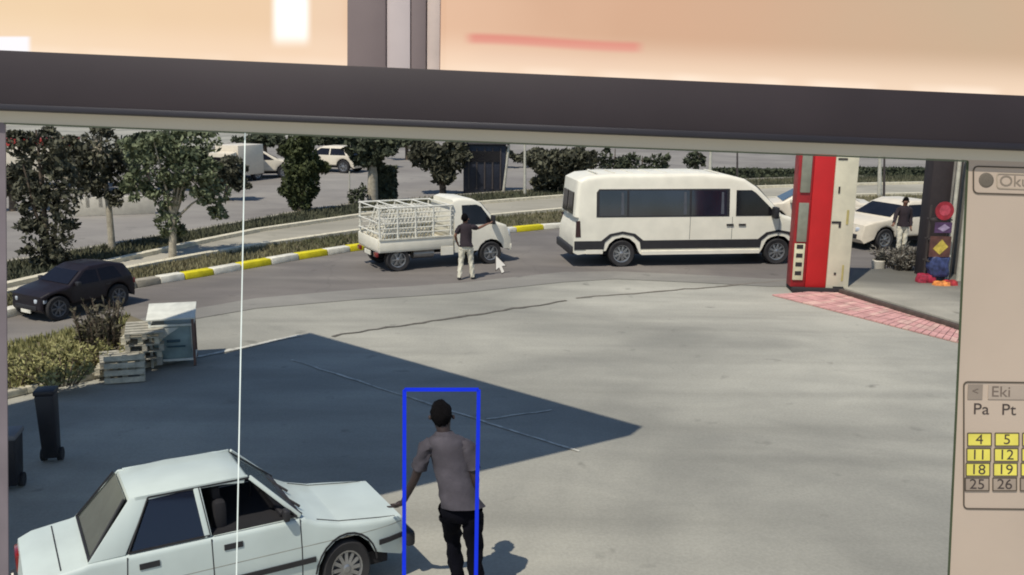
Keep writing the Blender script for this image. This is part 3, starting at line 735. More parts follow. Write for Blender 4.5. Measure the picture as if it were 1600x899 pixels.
for s in (-1, 1):
    z0, z1 = 1.42, 2.12; xs = [-2.98, -2.14, -.35, .74]
    panel('window_band', [(xs[0] - .05, z0 - .03), (xs[-1] + .05, z0 - .03), (xs[-1] + .05, z1 + .04), (xs[0] + .02, z1 + .04), (xs[0] - .05, z1 - .05)], s, hw, M_black, van, van_warp, .004, .02, [1.6, 1.85], xc)
    for a, b in zip(xs, xs[1:]):
        panel('window', [(a + .03, z0), (b - .03, z0), (b - .03, z1), (a + .03, z1)], s, hw, M_win, van, van_warp, .010, .02, [1.6, 1.85])
        panel('curtain', [(b - .20, z0 + .04), (b - .11, z0 + .04), (b - .13, z1 - .05), (b - .19, z1 - .05)], s, hw, mat('curtain_cloth', lin((74, 76, 82)), .6), van, van_warp, .012, .01, [1.85])  # narrow grey curtain strip near each pane's front edge
    d0 = .98
    panel('door_window', [(d0, z0 - .02), (d0 + 1.24, z0 - .02), (d0 + 1.16, z0 + .08), (d0 + .58, z1 - .08), (d0 + .45, z1), (d0, z1)], s, hw, M_glass, van, van_warp, .008, .02, [1.6, 1.85])
    cl = [(-VL_r + .02, .5), (vr - .53, .5), (vr - .50, .70), (vr - .30, .87), (vr, .93), (vr + .30, .87), (vr + .50, .70), (vr + .53, .5), (vf - .53, .5), (vf - .5, .70), (vf - .3, .87), (vf, .93), (vf + .3, .87), (vf + .5, .70), (vf + .52, .6), (VL_f - .3, .6), (VL_f - .3, .72), (vf + .56, .74), (vf + .36, .93), (vf, 1.0), (vf - .36, .93), (vf - .6, .74), (vr + .6, .74), (vr + .36, .93), (vr, 1.0), (vr - .36, .93), (vr - .6, .74), (-VL_r + .02, .74)]
    panel('cladding', cl, s, hw, M_black, van, van_warp, .015, .03, [], xc)
    panel('side_step', [(vr + .55, .34), (vf - .55, .34), (vf - .55, .44), (vr + .55, .44)], s, hw, M_white, van, van_warp, .05, .10, [], [])
    panel('rear_skirt', [(-VL_r + .35, .38), (vr - .55, .38), (vr - .55, .5), (-VL_r + .35, .5)], s, hw, M_white, van, van_warp, .018, .03)
    for xx in (d0 - .26, d0 + .1):
        panel('door_handle', [(xx, 1.13), (xx + .2, 1.13), (xx + .2, 1.18), (xx, 1.18)], s, hw, M_black, van, van_warp, .03, .03)
    for xx in (d0 - .1, -.35, d0 + 1.3):
        panel('door_gap', [(xx, .75), (xx + .012, .75), (xx + .012, 1.38), (xx, 1.38)], s, hw, M_black, van, van_warp, .002, .01)
    panel('tail_light', [(-VL_r + .05, .85), (-VL_r + .2, .85), (-VL_r + .17, 1.3), (-VL_r + .06, 1.3)], s, hw, mat('smoked_lamp', lin((52, 30, 32)), .2), van, van_warp, .01, .02)
    MB().box((d0 + 1.12, s * (hw + .12), 1.50), (.14, .24, .32)).build('wing_mirror', M_black, van, bevel=.03)
    MB().box((VL_f - .16, s * .68, 1.0), (.25, .4, .28), s * .3).build('headlight', M_lamp, van, bevel=.05)
    wheel(van, vr, s * (hw - .12), .37, .24, M_steel, 9); wheel(van, vf, s * (hw - .12), .37, .24, M_steel, 9)
p = Vector((VL_f - .92, 0, 1.43)); q = Vector((VL_f - 1.68, 0, 2.19)); nn = Vector((.707, 0, .707))
MB().prism([p + nn * .015 + Vector((0, -.8, 0)), p + nn * .015 + Vector((0, .8, 0)), q + nn * .03 + Vector((0, .76, 0)), q + nn * .03 + Vector((0, -.76, 0))], nn * .01).build('windscreen', M_glass, van)
for s in (-1, 1): MB().prism([(-VL_r + .03, s * .08, 1.45), (-VL_r + .03, s * .66, 1.45), (-VL_r + .07, s * .62, 2.05), (-VL_r + .07, s * .08, 2.05)], (-.03, 0, 0)).build('rear_window', M_glass, van)
MB().box((-VL_r - .03, 0, .47), (.14, 1.86, .22)).build('rear_bumper', M_black, van, bevel=.03)
MB().box((VL_f + .0, 0, .5), (.14, 1.5, .3)).build('front_bumper', M_black, van, bevel=.04)
MB().box((VL_f - .02, 0, .82), (.06, .9, .22)).build('grille', M_black, van, bevel=.03)
for i in range(8):
    MB().box((-VL_r + .7 + i * .5, 0, TOP - .004), (.05, 1.1, .02)).build('roof_rib', M_white, van)

# ---------------- pickup
TW = 2.75
tc_, th_ = place((636, 428), (773, 407), TW, 1.62)
th_ = th_ * .64
truck = empty('pickup_truck', tc_, th_, 'white drop-side pickup with a tubular cage of white frames on its bed', 'pickup')
tr_, tf_ = -TW / 2, TW / 2 
thw = .81
cab = [(tf_ - .62, .42)] + [p for p in arc(tf_, .33, .42, 190, -10) if p[1] > .40] + [(tf_ + .62, .4), (tf_ + .68, .52), (tf_ + .66, .85), (tf_ + .52, 1.12), (tf_ + .2, 1.24), (tf_ - .25, 1.80), (tf_ - .5, 1.93), (tf_ - .95, 1.97), (tf_ - 1.1, 1.92), (tf_ - 1.12, .42)]
def tw_(c):
    y = c.y
    if c.z > 1.15: y *= 1 - .15 * (c.z - 1.15) / .8
    e = max(0, c.x - (tf_ + .2)) / .5; y *= 1 - .14 * e * e
    return Vector((c.x, y, c.z))
body('cab', cab, thw, M_white, truck, tw_, .08, None, [.8, 1.15, 1.4, 1.7], [tf_ - .8 + .2 * i for i in range(8)], .8, 4, arches=((tf_, .33, .42),))
for s in (-1, 1):
    panel('window', [(tf_ - .86, 1.2), (tf_ + .08, 1.2), (tf_ - .27, 1.70), (tf_ - .42, 1.77), (tf_ - .86, 1.77)], s, thw, M_glass, truck, tw_, .008, .02, [1.4])
    panel('door_gap', [(tf_ - .92, .55), (tf_ - .905, .55), (tf_ - .905, 1.15), (tf_ - .92, 1.15)], s, thw, M_black, truck, tw_, .003, .01)
    panel('door_handle', [(tf_ - .85, 1.02), (tf_ - .7, 1.02), (tf_ - .7, 1.06), (tf_ - .85, 1.06)], s, thw, M_black, truck, tw_, .02, .03)
    MB().box((tf_ + .0, s * (thw + .12), 1.33), (.08, .18, .26)).build('wing_mirror', M_black, truck, bevel=.02)
    MB().box((tf_ + .6, s * .58, .88), (.16, .3, .2), s * .3).build('headlight', M_lamp, truck, bevel=.03)
    wheel(truck, tf_, s * (thw - .09), .33, .2, M_steel, 6); wheel(truck, tr_, s * (thw - .11), .33, .24, M_steel, 6)
p = Vector((tf_ + .2, 0, 1.24)); q = Vector((tf_ - .25, 0, 1.80)); nn = Vector((.78, 0, .62))
MB().prism([p + nn * .012 + Vector((0, -.68, 0)), p + nn * .012 + Vector((0, .68, 0)), q + nn * .012 + Vector((0, .62, 0)), q + nn * .012 + Vector((0, -.62, 0))], nn * .008).build('windscreen', M_glass, truck)
MB().box((tf_ + .66, 0, .45), (.1, 1.45, .2)).build('front_bumper', M_white, truck, bevel=.03)
truck.scale = (1, 1, .95)
BX0, BX1 = tr_ - .55, tf_ - 1.16
fm = MB()
for s in (-1, 1): fm.box(((BX0 + tf_ - 1) / 2, s * .38, .46), (tf_ - 1 - BX0, .09, .14))
for x_ in (BX0 + .3, tr_ - .3, tr_ + .5, BX1 - .2): fm.box((x_, 0, .46), (.08, .8, .1))
fm.build('chassis', M_dark, truck)
MB().tube([(tr_, -.7, .33), (tr_, .7, .33)], .06, 10).build('axle', M_dark, truck, 40)
MB().tube([(tr_ + .5, -.5, .42), (tr_ + 1.1, -.5, .42)], .15, 14).build('fuel_tank', M_steel, truck, 40)
MB().box(((BX0 + BX1) / 2, 0, .60), (BX1 - BX0, 1.66, .08)).build('bed_floor', M_white, truck, bevel=.01)
for s in (-1, 1):
    MB().box(((BX0 + BX1) / 2, s * .83, .77), (BX1 - BX0 - .02, .035, .33)).build('side_board', M_white, truck, bevel=.008)
    MB().box(((BX0 + BX1) / 2, s * .855, .93), (BX1 - BX0 - .02, .03, .035)).build('board_rail', M_kw, truck)
MB().box((BX0, 0, .77), (.035, 1.64, .33)).build('tailgate', M_white, truck, bevel=.008)
for s in (-1, 1): MB().box((BX0 - .03, s * .68, .5), (.06, .24, .12)).build('tail_light', M_red_lamp, truck, bevel=.01)
MB().box((tf_ - 1.35, -.84, .50), (.36, .04, .24)).build('mudguard', M_white, truck)
MB().box((BX0 - .03, 0, .48), (.03, .46, .12)).build('number_plate', M_kw, truck)
M_cage = mat('cage_white', lin((214, 210, 196)), .5, var=.06)
ctop = 1.80
for s in (-1, 1):
    for i in range(5):
        x_ = BX0 + .04 + i * (BX1 - BX0 - .1) / 4
        MB().tube([(x_, s * .79, .62), (x_, s * .79, ctop)], .026, 8).build('cage_post', M_cage, truck, 40)
    for z_ in (1.08, 1.22, 1.36, 1.5, 1.64, ctop):
        MB().tube([(BX0, s * .79, z_), (BX1, s * .79, z_)], .016 if z_ < ctop else .026, 8).build('cage_rail', M_cage, truck, 40)
for i in range(5):
    x_ = BX0 + .04 + i * (BX1 - BX0 - .1) / 4
    MB().tube([(x_, -.79, ctop), (x_, .79, ctop)], .022, 8).build('cage_hoop', M_cage, truck, 40)
for z_ in (1.1, 1.4): MB().tube([(BX0, -.79, z_), (BX0, .79, z_)], .018, 8).build('cage_rail', M_cage, truck, 40)
MB().box((BX1 + .02, 0, 1.32), (.04, 1.55, .95)).build('headboard', M_cage, truck, bevel=.01)
# load: chairs-like white tube frames leaning on one another, one thing
ld = MB(); random.seed(21)
for k in range(15):
    x_ = .06 + k * (BX1 - BX0 - .72) / 14
    for y_ in (-.62, .55):
        ld.tube([(x_, y_, .0), (x_ + .36, y_, .98)], .020, 6)
    for t in (.3, .65, 1): ld.tube([(x_ + .36 * t, -.62, .98 * t), (x_ + .36 * t, .55, .98 * t)], .015, 5)
lo = ld.build('frame_load', mat('load_white', lin((206, 202, 188)), .5, var=.1), None, 40)
lo.matrix_world = Matrix.Translation(tc_) @ Matrix.Rotation(th_, 4, 'Z') @ Matrix.Translation((BX0, 0, .65))
tag(lo, 'row of slanting white tube frames loaded inside the pickup cage', 'load')

# ---------------- the white boxy saloon in the foreground
SX = .86
M_sed = mat('saloon_white', lin((192, 201, 194)), .42, var=.05, scale=2, coat=.15)
sed = empty('saloon_car', (-2.742, 8.119, 0), .531, 'white boxy old saloon with open front window at the bottom left', 'car')
sed.scale = (.82, .70, 1.01); sed.location.x += .04; sed.location.y -= .07
shw = .79
sl_ = [(-2.06, .42), (-2.0, .27)] + [p for p in arc(-1.22, .29, .35, 185, -5) if p[1] > .26] + [(-.85, .25), (.9, .25)] + [p for p in arc(1.26, .29, .36, 185, -5) if p[1] > .26] + [(1.98, .27), (2.04, .4), (2.03, .60), (1.97, .685)]
su_ = [(1.7, .705), (1.2, .765), (.92, .835), (.78, .90), (-1.44, .915), (-1.52, .90), (-1.9, .865), (-2.03, .82), (-2.07, .6)]
def sw(c):
    y = c.y
    if c.z > .62: y *= 1 - .05 * (c.z - .62) / .3
    if c.z < .45: y *= 1 - .05 * (.45 - c.z) / .2
    e = max(0, c.x - 1.2) / .85; y *= 1 - .17 * e ** 3
    e = max(0, -c.x - 1.5) / .6; y *= 1 - .06 * e * e
    return Vector((c.x, y, c.z))
xc = [-2 + .2 * i for i in range(21)]; zc = [.45, .62, .78]
body('body', sl_ + su_, shw, M_sed, sed, sw, .045, None, zc, xc, .66, 4, 28, arches=((-1.22, .29, .35), (1.26, .29, .36)))
MB().box((0, 0, .30), (3.6, 1.3, .14)).build('underbody', M_dark, sed)
# greenhouse points
bA, bC = (.74, .715, .92), (-1.42, .70, .912)
tA, tC = (.22, .49, 1.345), (-.98, .49, 1.345)
rf = [(.28, 1.335), (.24, 1.36), (-.05, 1.383), (-.5, 1.392), (-.85, 1.378), (-1.02, 1.355), (-1.04, 1.33)]
def rw(c):
    k = abs(c.y) / .6; return Vector((c.x - .07 * k * k * (1 if c.x > 0 else -.6 if c.x < -.9 else 0), c.y, c.z - .035 * k * k))
body('roof', rf, .515, M_sed, sed, rw, .045, None, [], [.0, -.2, -.4, -.6, -.8], 0, 3, 28)
# hollow look: dark cabin floor, seats, wheel
MB().box((-.33, 0, .922), (2.05, 1.36, .012)).build('cabin_floor', M_dark, sed)
M_seat = mat('seat_cloth', lin((24, 22, 25)), .9, var=.2)
for x_, y_ in ((-.05, -.34), (-.05, .34)):
    MB().box((x_ - .05, y_, 1.0), (.14, .46, .34)).build('seat', M_seat, sed, bevel=.05)
    MB().box((x_ - .07, y_, 1.22), (.09, .24, .12)).build('headrest', M_seat, sed, bevel=.03)
MB().box((-1.05, 0, .99), (.2, 1.15, .2)).build('rear_seat', M_seat, sed, bevel=.05)
MB().box((.62, 0, .955), (.2, 1.3, .05)).build('dashboard', M_black, sed, bevel=.02)
MB().lathe([(.17, -.01), (.185, 0), (.17, .01), (.155, 0), (.17, -.01)], (.38, .34, 1.03), 'X', 24).build('steering_wheel', M_black, sed, 40)
MB().box((.12, 0, 1.27), (.04, .2, .05)).build('rear_view_mirror', M_steel, sed, bevel=.01)
M_cg = bpy.data.materials.new('clear_glass'); M_cg.use_nodes = True
b_ = M_cg.node_tree.nodes['Principled BSDF']; b_.inputs['Base Color'].default_value = (*lin((30, 34, 48)), 1); b_.inputs['Roughness'].default_value = .05; b_.inputs['Alpha'].default_value = .72; b_.inputs['Specular IOR Level'].default_value = .8
M_cw = M_cg.copy(); M_cw.name = 'screen_glass'; M_cw.node_tree.nodes['Principled BSDF'].inputs['Alpha'].default_value = .42; M_cw.node_tree.nodes['Principled BSDF'].inputs['Base Color'].default_value = (*lin((110, 125, 128)), 1)
M_rwg = mat('rear_glass', lin((62, 66, 60)), .12, var=.2, spec=.8)
def P3(p, s): return Vector((p[0], p[1] * s, p[2]))
for s in (-1, 1):
    A0, A1, C0, C1 = P3(bA, s), P3(tA, s), P3(bC, s), P3(tC, s)
    def side(x, z):  # point of the side plane at x and height z
        t = (z - .915) / (1.345 - .915); return Vector((x, s * (.712 + (.49 - .712) * t), z))
    out = Vector((0, s * .012, .004))
    MB().bar(A0, A0.lerp(A1, .97), .045, .045, (1, 0, 1)).build('front_pillar', M_sed, sed, bevel=.012)
    MB().bar(side(-.27, .915), side(-.33, 1.345), .035, .075, (1, 0, 0)).build('door_pillar', M_sed, sed, bevel=.008)
    cp = [side(-1.10, .915), side(-1.46, .912), side(-1.0, 1.345), side(-.80, 1.345)]
    MB().prism([q - out * 1.5 for q in cp], out * 2.4).build('rear_pillar', M_sed, sed, bevel=.01)
    MB().bar(side(-.95, 1.335), side(.22, 1.335), .03, .035).build('door_frame', M_sed, sed, bevel=.006)
    # glass
    MB().prism([side(-.27, .93), side(-1.04, .93), side(-.80, 1.32), side(-.35, 1.32)], out * .5).build('rear_door_window', M_cg, sed)
    if s > 0: MB().prism([side(-.23, .93), side(.68, .93), side(.26, 1.32), side(-.29, 1.32)], out * .5).build('front_door_window', M_cg, sed)
    fr = MB()
    for p_, q_ in ((side(-.25, .925), side(-1.07, .925)), (side(-1.07, .925), side(-.82, 1.325)), (side(-.22, .925), side(.70, .925)), (side(-.25, .925), side(-.31, 1.325)), (side(-.82, 1.325), side(.24, 1.325)), (side(.70, .925), side(.24, 1.325))): fr.bar(p_ + out, q_ + out, .012, .016)
    fr.build('window_seal', M_black, sed)
    MB().box((.56, s * .79, .985), (.07, .13, .11)).build('wing_mirror', M_black, sed, bevel=.02)
    # mouldings, doors
    for x_ in (.72, -.25, -1.10):
        panel('door_gap', [(x_, .34), (x_ + .012, .34), (x_ + .012, .9), (x_, .9)] if x_ > -1 else [(x_ - .02, .6), (x_ - .008, .6), (x_ + .02, .9), (x_ + .008, .9)], s, shw, M_black, sed, sw, .002, .012, [.45, .62, .78])
    for x_ in (-.12, -.98):
        panel('door_handle', [(x_, .775), (x_ + .2, .775), (x_ + .2, .825), (x_, .825)], s, shw, M_black, sed, sw, .012, .02)
    panel('waist_line', [(-1.98, .64), (1.98, .63), (1.98, .635), (-1.98, .645)], s, shw, M_joint, sed, sw, .0015, .01, [], xc)
    for a_, b2 in ((-.85, .88), (1.66, 1.98), (-1.98, -1.6)):
        panel('side_moulding', [(a_, .465), (b2, .465), (b2, .515), (a_, .515)], s, shw, M_black, sed, sw, .02, .03, [], xc)
    wheel(sed, 1.26, s * (shw - .11), .29, .18, M_steel, 12); wheel(sed, -1.22, s * (shw - .11), .29, .18, M_steel, 12)
    MB().box((1.985, s * .50, .565), (.08, .32, .13)).build('headlight', M_lamp, sed, bevel=.02)
    MB().box((-2.05, s * .55, .68), (.06, .36, .17)).build('tail_light', M_red_lamp, sed, bevel=.02)
# arch lips
for s in (-1, 1):
    for xw, r_ in ((1.26, .365), (-1.22, .355)):
        a = arc(xw, .29, r_, 175, 5, 13); b = arc(xw, .29, r_ + .02, 5, 175, 13)
        panel('arch_lip', a + b, s, shw, M_black, sed, sw, .006, .02)
MB().box((2.07, 0, .44), (.12, 1.56, .16)).build('front_bumper', M_black, sed, bevel=.04)
MB().box((-2.09, 0, .44), (.12, 1.52, .18)).build('rear_bumper', M_black, sed, bevel=.04)
MB().box((2.015, 0, .565), (.04, .6, .12)).build('grille', M_black, sed, bevel=.01)
MB().box((-2.12, 0, .6), (.02, .5, .11)).build('number_plate', M_kw, sed)
W0, W1 = Vector(bA), Vector(tA)
MB().prism([(.735, -.69, .93), (.735, .69, .93), (.215, .45, 1.325), (.215, -.45, 1.325)], (.006, 0, .008)).build('windscreen', M_cw, sed)
MB().prism([(-1.42, -.64, .925), (-1.42, .64, .925), (-1.03, .45, 1.335), (-1.03, -.45, 1.335)], (-.006, 0, .006)).build('rear_window', M_rwg, sed)
fr = MB()
for p_, q_ in (((.745, -.69, .925), (.745, .69, .925)), ((-1.44, -.68, .925), (-1.44, .68, .925)), ((-1.44, -.68, .925), (-1.05, -.47, 1.34)), ((-1.44, .68, .925), (-1.05, .47, 1.34)), ((.76, -.7, .93), (.225, -.47, 1.325)), ((.76, .7, .93), (.225, .47, 1.325))): fr.bar(p_, q_, .022, .02)
fr.build('screen_seal', M_black, sed, kind='stuff')
for y_ in (-.45, .1):
    MB().tube([(.80, y_, .93), (.66, y_ + .22, 1.0), (.60, y_ + .42, 1.03)], [.014, .01, .008], 6).build('wiper', M_black, sed, 40)
gp = [(1.9, .688), (1.68, .71), (1.2, .767), (.94, .834)]
for y_ in (-.66, .66):
    m_ = MB()
    for (x0, z0), (x1, z1) in zip(gp, gp[1:]): m_.bar((x0, y_, z0 + .002), (x1, y_, z1 + .002), .008, .006)
    m_.build('bonnet_gap', M_black, sed)
MB().box((-1.7, .0, .885), (.012, 1.3, .008)).build('boot_gap', M_black, sed)

# ------------------------------------------------------------------ people
M_skin = mat('skin', lin((120, 82, 62)), .6, var=.1)
M_hair = mat('hair', lin((12, 10, 11)), .95, spec=.1, var=.3, scale=40, bump=.6, bscale=60)
def person(loc, rz, label, J, shirt_m, trouser_m, shoe_m, sleeve, sc=1.0, skin=None):
    """J: dict of joints. continuous body with fingers, clothes grown slightly larger round the same skeleton"""
    r = empty('person', loc, rz, label, 'person', scale=sc)
    V, E, Rr = [], [], []
    ix = {}
    def j(name, p, rad, par=None):
        V.append(Vector(p)); Rr.append(rad); ix[name] = len(V) - 1
        if par is not None: E.append((ix[par], ix[name]))
    pel, chest, neck, head = [Vector(J[k]) for k in ('pelvis', 'chest', 'neck', 'head')]
    j('pelvis', pel, .10); j('waist', pel.lerp(chest, .45), .095, 'pelvis'); j('chest', chest, .105, 'waist')
    j('upchest', chest.lerp(neck, .5), .06, 'chest'); j('neck', neck, .055, 'upchest'); j('jaw', neck.lerp(head, .45), (.062, .07), 'neck')
    j('head', head, (.082, .098), 'jaw'); j('crown', head + (head - neck).normalized() * .075, (.062, .075), 'head')
    for s in ('l', 'r'):
        sh_, el, wr_, ha = [Vector(J[k + s]) for k in ('shoulder_', 'elbow_', 'wrist_', 'hand_')]
        j('sh' + s, sh_, .042, 'upchest'); j('um' + s, sh_.lerp(el, .5), .05, 'sh' + s); j('el' + s, el, .04, 'um' + s); j('fm' + s, el.lerp(wr_, .4), .038, 'el' + s); j('wr' + s, wr_, .026, 'fm' + s)
        j('pa' + s, wr_.lerp(ha, .55), (.038, .02), 'wr' + s); j('pb' + s, ha, (.036, .017), 'pa' + s)
        d = (ha - wr_).normalized(); acr = d.cross(Vector(J.get('palm_n_' + s, (0, 1, 0)))).normalized(); nrm = acr.cross(d)
        for q, (o, l_) in enumerate(((-.030, .072), (-.010, .082), (.011, .078), (.031, .062))):
            j('f%d%s' % (q, s), ha + acr * o + d * .02, .0095, 'pb' + s); j('g%d%s' % (q, s), ha + acr * o * 1.1 + d * (.02 + l_ * .5) + nrm * .006, .0085, 'f%d%s' % (q, s)); j('h%d%s' % (q, s), ha + acr * o * 1.15 + d * (.02 + l_) + nrm * .022, .007, 'g%d%s' % (q, s))
        j('t0' + s, wr_.lerp(ha, .5) - acr * .042, .012, 'pa' + s); j('t1' + s, wr_.lerp(ha, .9) - acr * .068 + nrm * .012, .0095, 't0' + s)
        hp, kn, an, to = [Vector(J[k + s]) for k in ('hip_', 'knee_', 'ankle_', 'toe_')]
        j('hp' + s, hp, .06, 'pelvis'); j('tm' + s, hp.lerp(kn, .5), .065, 'hp' + s); j('kn' + s, kn, .05, 'tm' + s); j('cm' + s, kn.lerp(an, .35), .05, 'kn' + s); j('an' + s, an, .037, 'cm' + s)
        j('ft' + s, an.lerp(to, .5) - Vector((0, 0, .02)), (.04, .035), 'an' + s); j('to' + s, to, (.038, .025), 'ft' + s)
    grown('body', V, E, Rr, skin or M_skin, r, 0, 2)
    def rings(mb, L, n=20, cap0=False, cap1=False):
        """loft of elliptical rings: (centre, rx, ry, axis across)"""
        vs = []; fs = []
        for (c, rx, ry, ax, up_) in L:
            ax = Vector(ax).normalized(); up_ = Vector(up_).normalized(); fw_ = up_.cross(ax).normalized()
            for k in range(n):
                t = 2 * math.pi * k / n; q = Vector(c) + ax * math.cos(t) * rx + fw_ * math.sin(t) * ry
                w_ = .008 * math.sin(q.z * 30 + t * 3 + 2 * math.sin(q.x * 14)) + .006 * math.sin(q.z * 57 - t * 2 + q.x * 30) + .004 * math.sin(t * 7 + q.z * 9)
                vs.append(q + (q - Vector(c)).normalized() * w_)
        m_ = len(L)
        for i in range(m_ - 1):
            for k in range(n): fs.append((i * n + k, i * n + (k + 1) % n, (i + 1) * n + (k + 1) % n, (i + 1) * n + k))
        if cap0: fs.append(tuple(range(n)))
        if cap1: fs.append(tuple(range((m_ - 1) * n, m_ * n)))
        mb.add(vs, fs)
    def limb(mb, pts, rs, cap1=False):
        """tube of rings through joints, resampled so bends are smooth"""
        P_, R_ = [], []
        for i in range(len(pts) - 1):
            for k in range(5):
                t = k / 5; P_.append(pts[i].lerp(pts[i + 1], t)); R_.append(rs[i] + (rs[i + 1] - rs[i]) * t)
        P_.append(pts[-1]); R_.append(rs[-1])
        for _ in range(2): P_ = [P_[0]] + [(P_[i - 1] + P_[i] * 2 + P_[i + 1]) / 4 for i in range(1, len(P_) - 1)] + [P_[-1]]
        L = []
        for i, p in enumerate(P_):
            d = (P_[min(i + 1, len(P_) - 1)] - P_[max(i - 1, 0)]).normalized(); a_ = Vector((0, 1, 0)).cross(d)
            if a_.length < .1: a_ = Vector((1, 0, 0)).cross(d)
            f2 = 1 + .05 * math.sin(i * 2.3 + p.x * 20); L.append((p, R_[i] * f2, R_[i] * f2, a_, d))
        rings(mb, L, 16, False, cap1)
    sl2, sr2 = Vector(J['shoulder_l']), Vector(J['shoulder_r']); ax = (sr2 - sl2).normalized(); upv = (neck - pel).normalized()
    mid = lambda t: pel.lerp(chest, t) if t <= 1 else chest.lerp(neck, t - 1)
    hw_ = (sr2 - sl2).length / 2; sm = (sl2 + sr2) / 2
    shirt = MB()
    rings(shirt, [(pel + Vector((.015, .0, -.05)), .178, .16, ax, upv), (pel + Vector((0, 0, .01)), .168, .152, ax, upv), (mid(.18), .158, .142, ax, upv), (mid(.45), .148, .122, ax, upv), (mid(.8), .153, .125, ax, upv), (mid(1.0), hw_ * .9, .128, ax, upv),
                  (mid(1.3), hw_ * .94, .13, ax, upv), (sm + upv * .0, hw_ * .96, .118, ax, upv), (sm + upv * .045, hw_ * .90, .105, ax, upv), (sm + upv * .075, hw_ * .62, .092, ax, upv), (neck - upv * .01, .085, .08, ax, upv), (neck + upv * .02, .066, .07, ax, upv)], 24)
    for s in ('l', 'r'):
        sh_, el, wr_ = Vector(J['shoulder_' + s]), Vector(J['elbow_' + s]), Vector(J['wrist_' + s])
        sh_ = sh_ - upv * .012; inn = sh_.lerp(sm, .3)
        if sleeve == 'long': limb(shirt, [inn, sh_, el, wr_], [.062, .066, .055, .042])
        else: limb(shirt, [inn, sh_, sh_.lerp(el, .72)], [.055, .064, .060])
    shirt.build('shirt', shirt_m, r, 60)
    tr2 = MB()
    hl_, hr_ = Vector(J['hip_l']), Vector(J['hip_r'])
    rings(tr2, [(pel + Vector((0, 0, .05)), .13, .095, (1, 0, 0), (0, 0, 1)), (pel, .148, .105, (1, 0, 0), (0, 0, 1)), (pel + Vector((0, 0, -.08)), .165, .118, (1, 0, 0), (0, 0, 1)), (pel + Vector((0, 0, -.15)), .150, .11, (1, 0, 0), (0, 0, 1)), (pel + Vector((0, 0, -.18)), .06, .06, (1, 0, 0), (0, 0, 1))], 24, True, True)
    for s in ('l', 'r'):
        hp, kn, an = Vector(J['hip_' + s]), Vector(J['knee_' + s]), Vector(J['ankle_' + s])
        limb(tr2, [hp + Vector((0, 0, -.02)), hp.lerp(kn, .35), kn, kn.lerp(an, .5), an + Vector((0, 0, -.03))], [.102, .090, .066, .060, .055])
    tr2.build('trousers', trouser_m, r, 60)
    for s in ('l', 'r'):
        an, to = Vector(J['ankle_' + s]), Vector(J['toe_' + s]); hl = an + (an - to) * .3; hl.z = to.z + .01
        grown('shoe', [hl, an.lerp(to, .3) + Vector((0, 0, -.035)), to + Vector((0, 0, .008))], [(0, 1), (1, 2)], [(.045, .045), (.05, .05), (.046, .036)], shoe_m, r, 0, 2)
    up = (head - neck).normalized(); fw = Vector(J.get('face', (0, 1, 0)))
    hm = MB(); vs = []; fs = []; fwn = fw.normalized(); sd_ = fwn.cross(up).normalized(); hc = head + up * .022 - fwn * .018
    NA, NB = 24, 12
    for i in range(NB + 1):
        ph = math.pi * i / NB
        for k in range(NA):
            t = 2 * math.pi * k / NA; dx, dy, dz = math.sin(ph) * math.cos(t), math.sin(ph) * math.sin(t), math.cos(ph)
            rr = 1 + random.uniform(-.06, .06)
            if dy > .3 and dz < .25: rr *= .82
            if dz < -.3: rr *= .93
            vs.append(hc + (sd_ * dx * .092 + fwn * dy * .104 + up * dz * .118) * rr)
    for i in range(NB):
        for k in range(NA): fs.append((i * NA + k, i * NA + (k + 1) % NA, (i + 1) * NA + (k + 1) % NA, (i + 1) * NA + k))
    hm.add(vs, fs); hm.build('hair', M_hair, r, 60)
    side = fw.cross(Vector((0, 0, 1))).normalized()
    for s in (-1, 1):
        grown('ear', [head + side * s * .098 + up * .012, head + side * s * .096 - up * .03], [(0, 1)], [.017, .012], skin or M_skin, r, 0, 1)
        grown('eye', [head + fw * .088 + side * s * .032, head + fw * .093 + side * s * .032], [(0, 1)], [.009, .006], M_kw, r, 0, 1)
    grown('nose', [head + fw * .085 + up * .01, head + fw * .115 - up * .03], [(0, 1)], [.009, .014], skin or M_skin, r, 0, 1)
    grown('mouth', [head + fw * .093 - up * .06 - side * .022, head + fw * .093 - up * .06 + side * .022], [(0, 1)], [.006, .006], mat('lips', lin((120, 60, 55)), .6), r, 0, 1)
    return r
M_grey_sh = mat('shirt_grey', lin((76, 72, 77)), .95, var=.28, scale=4, spec=.15, bump=.3, bscale=18)
M_ink = mat('trouser_ink', lin((11, 11, 18)), .95, var=.2, spec=.1, bump=.3, bscale=18)
M_skind = mat('skin_dark', lin((50, 37, 35)), .6, var=.1)  # darker skin tone for the man by the saloon
JM = dict(pelvis=(0.02, 0, .95), chest=(-.06, .06, 1.27), neck=(-.125, .13, 1.49), head=(-.15, .19, 1.62),
          shoulder_l=(-.265, .05, 1.42), elbow_l=(-.36, .09, 1.12), wrist_l=(-.48, .20, .84), hand_l=(-.545, .26, .78),
          shoulder_r=(.075, .06, 1.43), elbow_r=(.14, .0, 1.15), wrist_r=(.125, .06, .93), hand_r=(.12, .09, .86), palm_n_r=(1, 0, 0), palm_n_l=(0, .3, 1),
          hip_l=(-.065, 0, .90), knee_l=(-.06, .20, .52), ankle_l=(.0, .10, .12), toe_l=(.01, .28, .035),
          hip_r=(.105, 0, .90), knee_r=(.14, -.02, .50), ankle_r=(.17, -.25, .14), toe_r=(.18, -.10, .035), face=(-.1, .95, -.2))
MS = 1.12
mloc = at(716, 946)
person(mloc, 0, 'man in grey short-sleeved shirt and dark trousers, back turned, hand on white saloon', JM, M_grey_sh, M_ink, M_black, 'short', MS, M_skind)
print('man', mloc)
M_cream = mat('trouser_cream', lin((214, 206, 184)), .9, var=.08, bump=.2)
